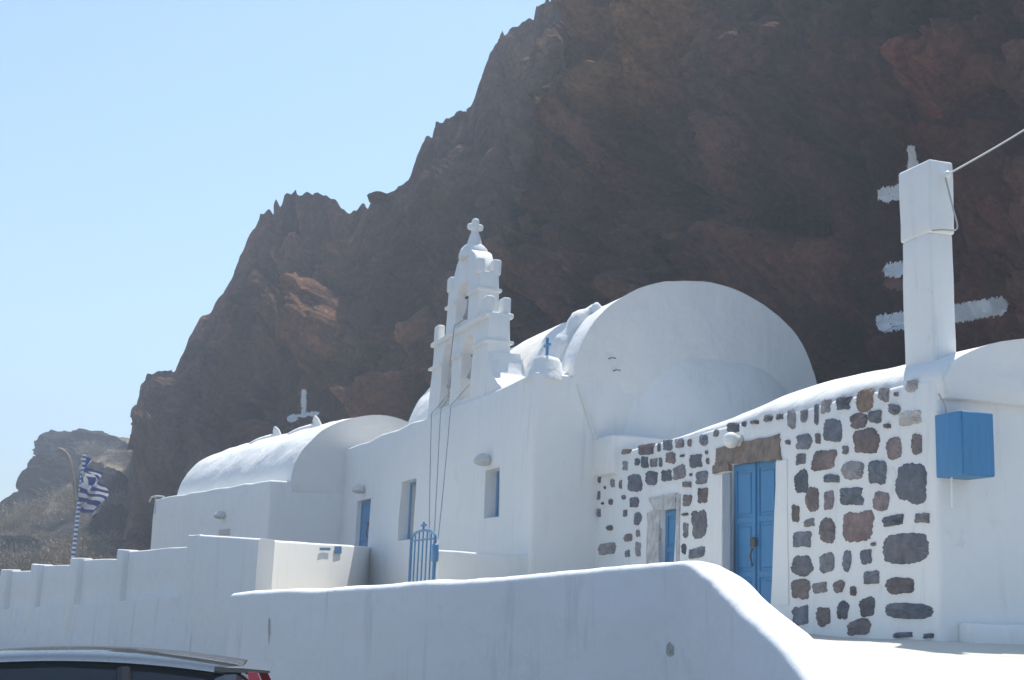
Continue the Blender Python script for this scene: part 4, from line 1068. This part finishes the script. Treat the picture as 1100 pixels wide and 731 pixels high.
# overhead cable from the pillar to the rock
a = at(1021, 186, 15.75); h = cbvh.ray_cast(CAM, ray(1290, -35)); e_ = h[0] if h[0] else at(1290, -35, 20)
cab = thing('overhead_cable', a, 'thin cable tied to the chimney pillar and rising to the cliff', 'cable')
link('span', finish(tube_bm([a.lerp(e_, k / 20) + Vector((0, 0, -.35 * math.sin(math.pi * k / 20))) for k in range(21)], .014, 6)), M['cable'], cab)
lp = [at(1021, 186, 15.72), at(1016, 190, 15.70), at(1019, 205, 15.66), at(1024, 225, 15.66), at(1028, 246, 15.72), at(1012, 247, 15.66), at(1001, 248, 15.66)]
link('loose_end', finish(tube_bm(smooth_path(lp, 5), .011, 6)), M['cable'], cab)
ins = bmesh.new(); bmesh.ops.create_uvsphere(ins, u_segments=12, v_segments=8, radius=.05); tf(ins, Matrix.Translation(at(1018, 188, 15.7)))
link('insulator', finish(ins), M['globe'], cab)

# ------------------------------------------------------------------ flag
fY = 39.0
pb_ = at(77, 612, fY); pt_ = at(91, 487, fY); flagp = thing('flag_pole', flat(pb_, 0.5), 'spiral striped pole carrying a fluttering blue and white striped flag', 'flag')
pts = [flat(pb_, .5)] + [pb_.lerp(pt_, k / 10) for k in range(11)]
def spiral_mat():
    m, t, b = mat('pole_spiral'); co = N(t, 'ShaderNodeTexCoord').outputs['Generated']
    wv = N(t, 'ShaderNodeTexWave'); wv.inputs['Scale'].default_value = 2.4; wv.bands_direction = 'Z'; t.links.new(geoco(t), wv.inputs['Vector']); wv.inputs['Distortion'].default_value = 1.0
    t.links.new(ramp(t, wv.outputs['Fac'], [(.48, (.05, .12, .35)), (.52, (.72, .72, .72))]).outputs[0], b.inputs['Base Color']); return m
link('pole', finish(tube_bm(pts, .055, 10)), spiral_mat(), flagp)
# cloth: hoist along the pole, nine stripes and canton, wind-crumpled
def flag_cloth():
    nu, nv = 60, 45; bm = bmesh.new(); G = {}
    top = pb_.lerp(pt_, .97); bot = pb_.lerp(pt_, .60); s = fY / F
    for i in range(nu + 1):
        for j in range(nv + 1):
            u = i / nu; v = j / nv
            p = top.lerp(bot, v)
            fx = 27 * s * u * (.85 + .25 * math.sin(v * 3 + 1)); drop = (28 + 10 * v) * s * u ** 1.15
            rip = .13 * math.sin(u * 12 + v * 5.2 + 1.2 * math.sin(v * 4)) * (u ** .4) + .05 * math.sin(v * 12 + u * 9) * (u ** .5)
            G[i, j] = bm.verts.new((p.x + fx * .85 + .75 * rip, p.y + rip * 2.0, p.z - drop * (1 - .45 * v) + .5 * rip * (1 + .4 * math.sin(u * 20))))
    for i in range(nu):
        for j in range(nv):
            f = bm.faces.new((G[i, j], G[i + 1, j], G[i + 1, j + 1], G[i, j + 1]))
            stripe = int(j / (nv / 9)); blue = stripe % 2 == 0
            if i / nu < .37 and stripe < 5:
                cu_, cv_ = i / nu / .37, (j + .5) / nv / (5 / 9); blue = not (abs(cu_ - .5) < .12 or abs(cv_ - .5) < .12)
            f.material_index = 0 if blue else 1
    r_ = bmesh.ops.solidify(bm, geom=bm.faces[:], thickness=.006)
    me = finish(bm, 80); me.materials.append(M['flag_blue']); me.materials.append(M['flag_white']); return me
link('flag_cloth', flag_cloth(), None, flagp)
# bare bent stem by the flag
stem = [at(84, 606, 41), at(83, 570, 41), at(81, 535, 41), at(78, 510, 41), at(74, 492, 41), at(67, 484, 41), at(62, 483, 41)]
tag(link('agave_stalk', finish(tube_bm([flat(stem[0], .4)] + smooth_path(stem, 4), .06, 7)), M['twig']), 'dry bent grey stalk leaning beside the flag pole', 'plant')

# ------------------------------------------------------------------ car (seen over its roof, nose to the left)
CZ = -.06
car = thing('parked_car', (-3.8, 9.0, 0), 'dark grey hatchback with rear spoiler and red tail lamp parked by the white wall', 'car')
CX = at(297, 720, 8.25).x   # rear end
CL, CW, CY = 4.45, 1.76, 9.0
CWX = Vector((-.150, .989, 0)).normalized(); CAX = Vector((-CWX.y, CWX.x, 0)); _n = at(306, 716, 8.2); CR = Vector((_n.x, _n.y, 0)) + CWX * .62
def cp(x, y, z): p = CR + CAX * x + CWX * y; return Vector((p.x, p.y, z + CZ * min(1, z / .6)))      # x: from rear to nose, y: away from the camera
def loft(stations, nseg=None):
    bm = bmesh.new(); rings = [[bm.verts.new(v) for v in st] for st in stations]
    for a, b_ in zip(rings, rings[1:]):
        for k in range(len(a)):
            j = (k + 1) % len(a); bm.faces.new((a[k], a[j], b_[j], b_[k]))
    bm.faces.new(rings[0][::-1]); bm.faces.new(rings[-1]); return bm
def body_sec(x, hw, zb, zt, top_in=.08):
    pts = []
    prof = [(-.92, zb), (-1, zb + .15), (-1, (zb + zt) / 2), (-.985, zt - .12), (-1 + top_in, zt), (0, zt + .02), (1 - top_in, zt), (.985, zt - .12), (1, (zb + zt) / 2), (1, zb + .15), (.92, zb)]
    return [cp(x, a * hw, z) for a, z in prof]
hw = CW / 2
lower = loft([body_sec(0.02, hw * .86, .38, .90), body_sec(.12, hw * .97, .25, .98), body_sec(.5, hw, .2, .99), body_sec(2.2, hw, .2, .97), body_sec(3.2, hw, .2, .95), body_sec(3.9, hw * .97, .2, .88), body_sec(4.3, hw * .88, .25, .74), body_sec(CL, hw * .7, .35, .6)])
bmesh.ops.subdivide_edges(lower, edges=lower.edges[:], cuts=1, use_grid_fill=True)
link('body', finish(lower, 45), M['carpaint'], car)
# greenhouse cross-sections: (x, z_roof, half width at roof)
gh = [(.12, 1.02, .64), (.22, 1.36, .61), (.30, 1.45, .605), (.5, 1.495, .61), (.8, 1.52, .61), (1.3, 1.53, .615), (1.8, 1.50, .615), (2.3, 1.43, .61), (2.55, 1.38, .60), (3.4, 1.0, .62)]
def gsec(x, z, r, inset=0.0):
    zb = .96; f = min(1, (z - zb) / .5); wb = hw * .965 - inset; wt = wb + (r - wb) * f - inset * .5
    prof = [(-wb, zb), (-(wb + (wt - wb) * .5), zb + (z - zb) * .5), (-wt, z - .045 * f), (-wt * .93, z - .014 * f - inset * .3), (-wt * .5, z + .012 * f), (0, z + .016 * f), (wt * .5, z + .012 * f), (wt * .93, z - .014 * f - inset * .3), (wt, z - .045 * f), (wb + (wt - wb) * .5, zb + (z - zb) * .5), (wb, zb)]
    return [cp(x, a, z_) for a, z_ in prof]
link('windows', finish(loft([gsec(x, z, r, .012) for x, z, r in gh]), 50), M['carglass'], car)
# roof skin
def roofskin():
    xs = np.linspace(.26, 2.56, 48); bm = bmesh.new(); rows = []
    for x in xs:
        z = np.interp(x, [g[0] for g in gh], [g[1] for g in gh]); r = .612; row = []
        # smooth longitudinal curve
        z = 1.545 - .078 * (x - 1.15) ** 2
        for k in range(21):
            a = -1 + 2 * k / 20; row.append(bm.verts.new(cp(x, a * (r + .012), z + .022 * (1 - a ** 2) - .035 * abs(a) ** 8)))
        rows.append(row)
    for a, b_ in zip(rows, rows[1:]):
        for k in range(20): bm.faces.new((a[k], a[k + 1], b_[k + 1], b_[k]))
    bmesh.ops.solidify(bm, geom=bm.faces[:], thickness=-.03)
    return finish(bm, 50)
roof = link('roof', roofskin(), M['carpaint'], car)
for s in (-1, 1):
    for (x0, x1, wd) in ((.95, .86, .045), (1.72, 1.74, .05), (2.62, 3.32, .04), (.34, .24, .09)):
        zt = 1.47 if x0 > .5 and x0 < 2 else (1.34 if x0 > 2 else 1.42); wt = .618; wbm = hw * .965
        pts = [cp(x0, s * wt, zt), cp((x0 + x1) / 2, s * (wt + wbm) / 2 * 1.004, (zt + .97) / 2), cp(x1, s * wbm, .97)]
        link('pillar', finish(tube_bm(pts, wd, 8)), M['carpaint'] if x0 > 2 or x0 < .5 else M['trim'], car)
    tl = loft([[cp(.02 + dx, s * (hw * .93 - dy), z) for dx, dy in ((0, 0), (.0, .12), (.12, .10), (.12, -.02))] for z in (.72, .95)] + [[cp(-.01 + dx, s * (.76 - dy), z) for dx, dy in ((0, 0), (.0, .12), (.14, .10), (.14, -.015))] for z in (1.15,)] + [[cp(.20 + dx, s * (.65 - dy), z) for dx, dy in ((-.04, 0), (-.04, .10), (.02, .08), (.02, -.012))] for z in (1.475,)])
    link('tail_lamp', finish(tl, 40), M['redlamp'], car)
    hl = loft([[cp(4.18 + dx, s * (.62 + dy), z) for dx, dy in ((0, 0), (.16, -.02), (.12, .12), (-.1, .19))] for z in (.58, .72)])
    link('headlamp', finish(hl), M['clearlamp'], car)
    mi = bmesh.new(); bmesh.ops.create_uvsphere(mi, u_segments=16, v_segments=10, radius=1); tf(mi, Matrix.Translation(cp(3.0, s * (hw + .10), 1.03)) @ Matrix.Diagonal((.07, .11, .08, 1)))
    link('mirror', finish(mi), M['carpaint'], car)
    for x in (.85, 3.5):
        c = cp(x, s * (hw - .08), .32)
        wh = thing('wheel', c, None, None); wh.parent = car; wh.location = c - Vector(car.location)
        ty = lathe_bm([(.2, -.1), (.29, -.11), (.325, -.08), (.33, 0), (.325, .08), (.29, .11), (.2, .1)], (0, 0, 0), 32); tf(ty, Matrix.Translation(c) @ CWX.to_track_quat('Z', 'Y').to_matrix().to_4x4())
        link('tyre', finish(ty), M['rubber'], wh)
        rmh = lathe_bm([(.05, -.1), (.205, -.105), (.21, .105), (.05, .115)], (0, 0, 0), 24); tf(rmh, Matrix.Translation(c) @ CWX.to_track_quat('Z', 'Y').to_matrix().to_4x4())
        link('rim', finish(rmh), M['alloy'], wh)
sp = loft([[cp(x, y, z) for x, z in ((.42, 1.500), (.25, 1.495), (.09, 1.485), (.085, 1.472), (.25, 1.468), (.42, 1.47))] for y in (-.605, -.4, 0, .4, .605)])
link('spoiler', finish(sp, 40), M['carpaint'], car)

# ------------------------------------------------------------------ haze
if HAZE:
    hb = box_bm(-330, 330, -330, 460, -1.0, 62)
    hm = bpy.data.materials.new('haze_air'); hm.use_nodes = True; ht = hm.node_tree; ht.nodes.remove(ht.nodes['Principled BSDF'])
    pv = ht.nodes.new('ShaderNodeVolumePrincipled'); pv.inputs['Color'].default_value = (.74, .83, .98, 1); pv.inputs['Density'].default_value = HAZE; pv.inputs['Anisotropy'].default_value = .3
    ht.links.new(pv.outputs[0], ht.nodes['Material Output'].inputs['Volume'])
    tag(link('haze', finish(hb, smooth=False), hm), 'thin bluish sunlit haze filling the air', 'haze', kind='stuff')
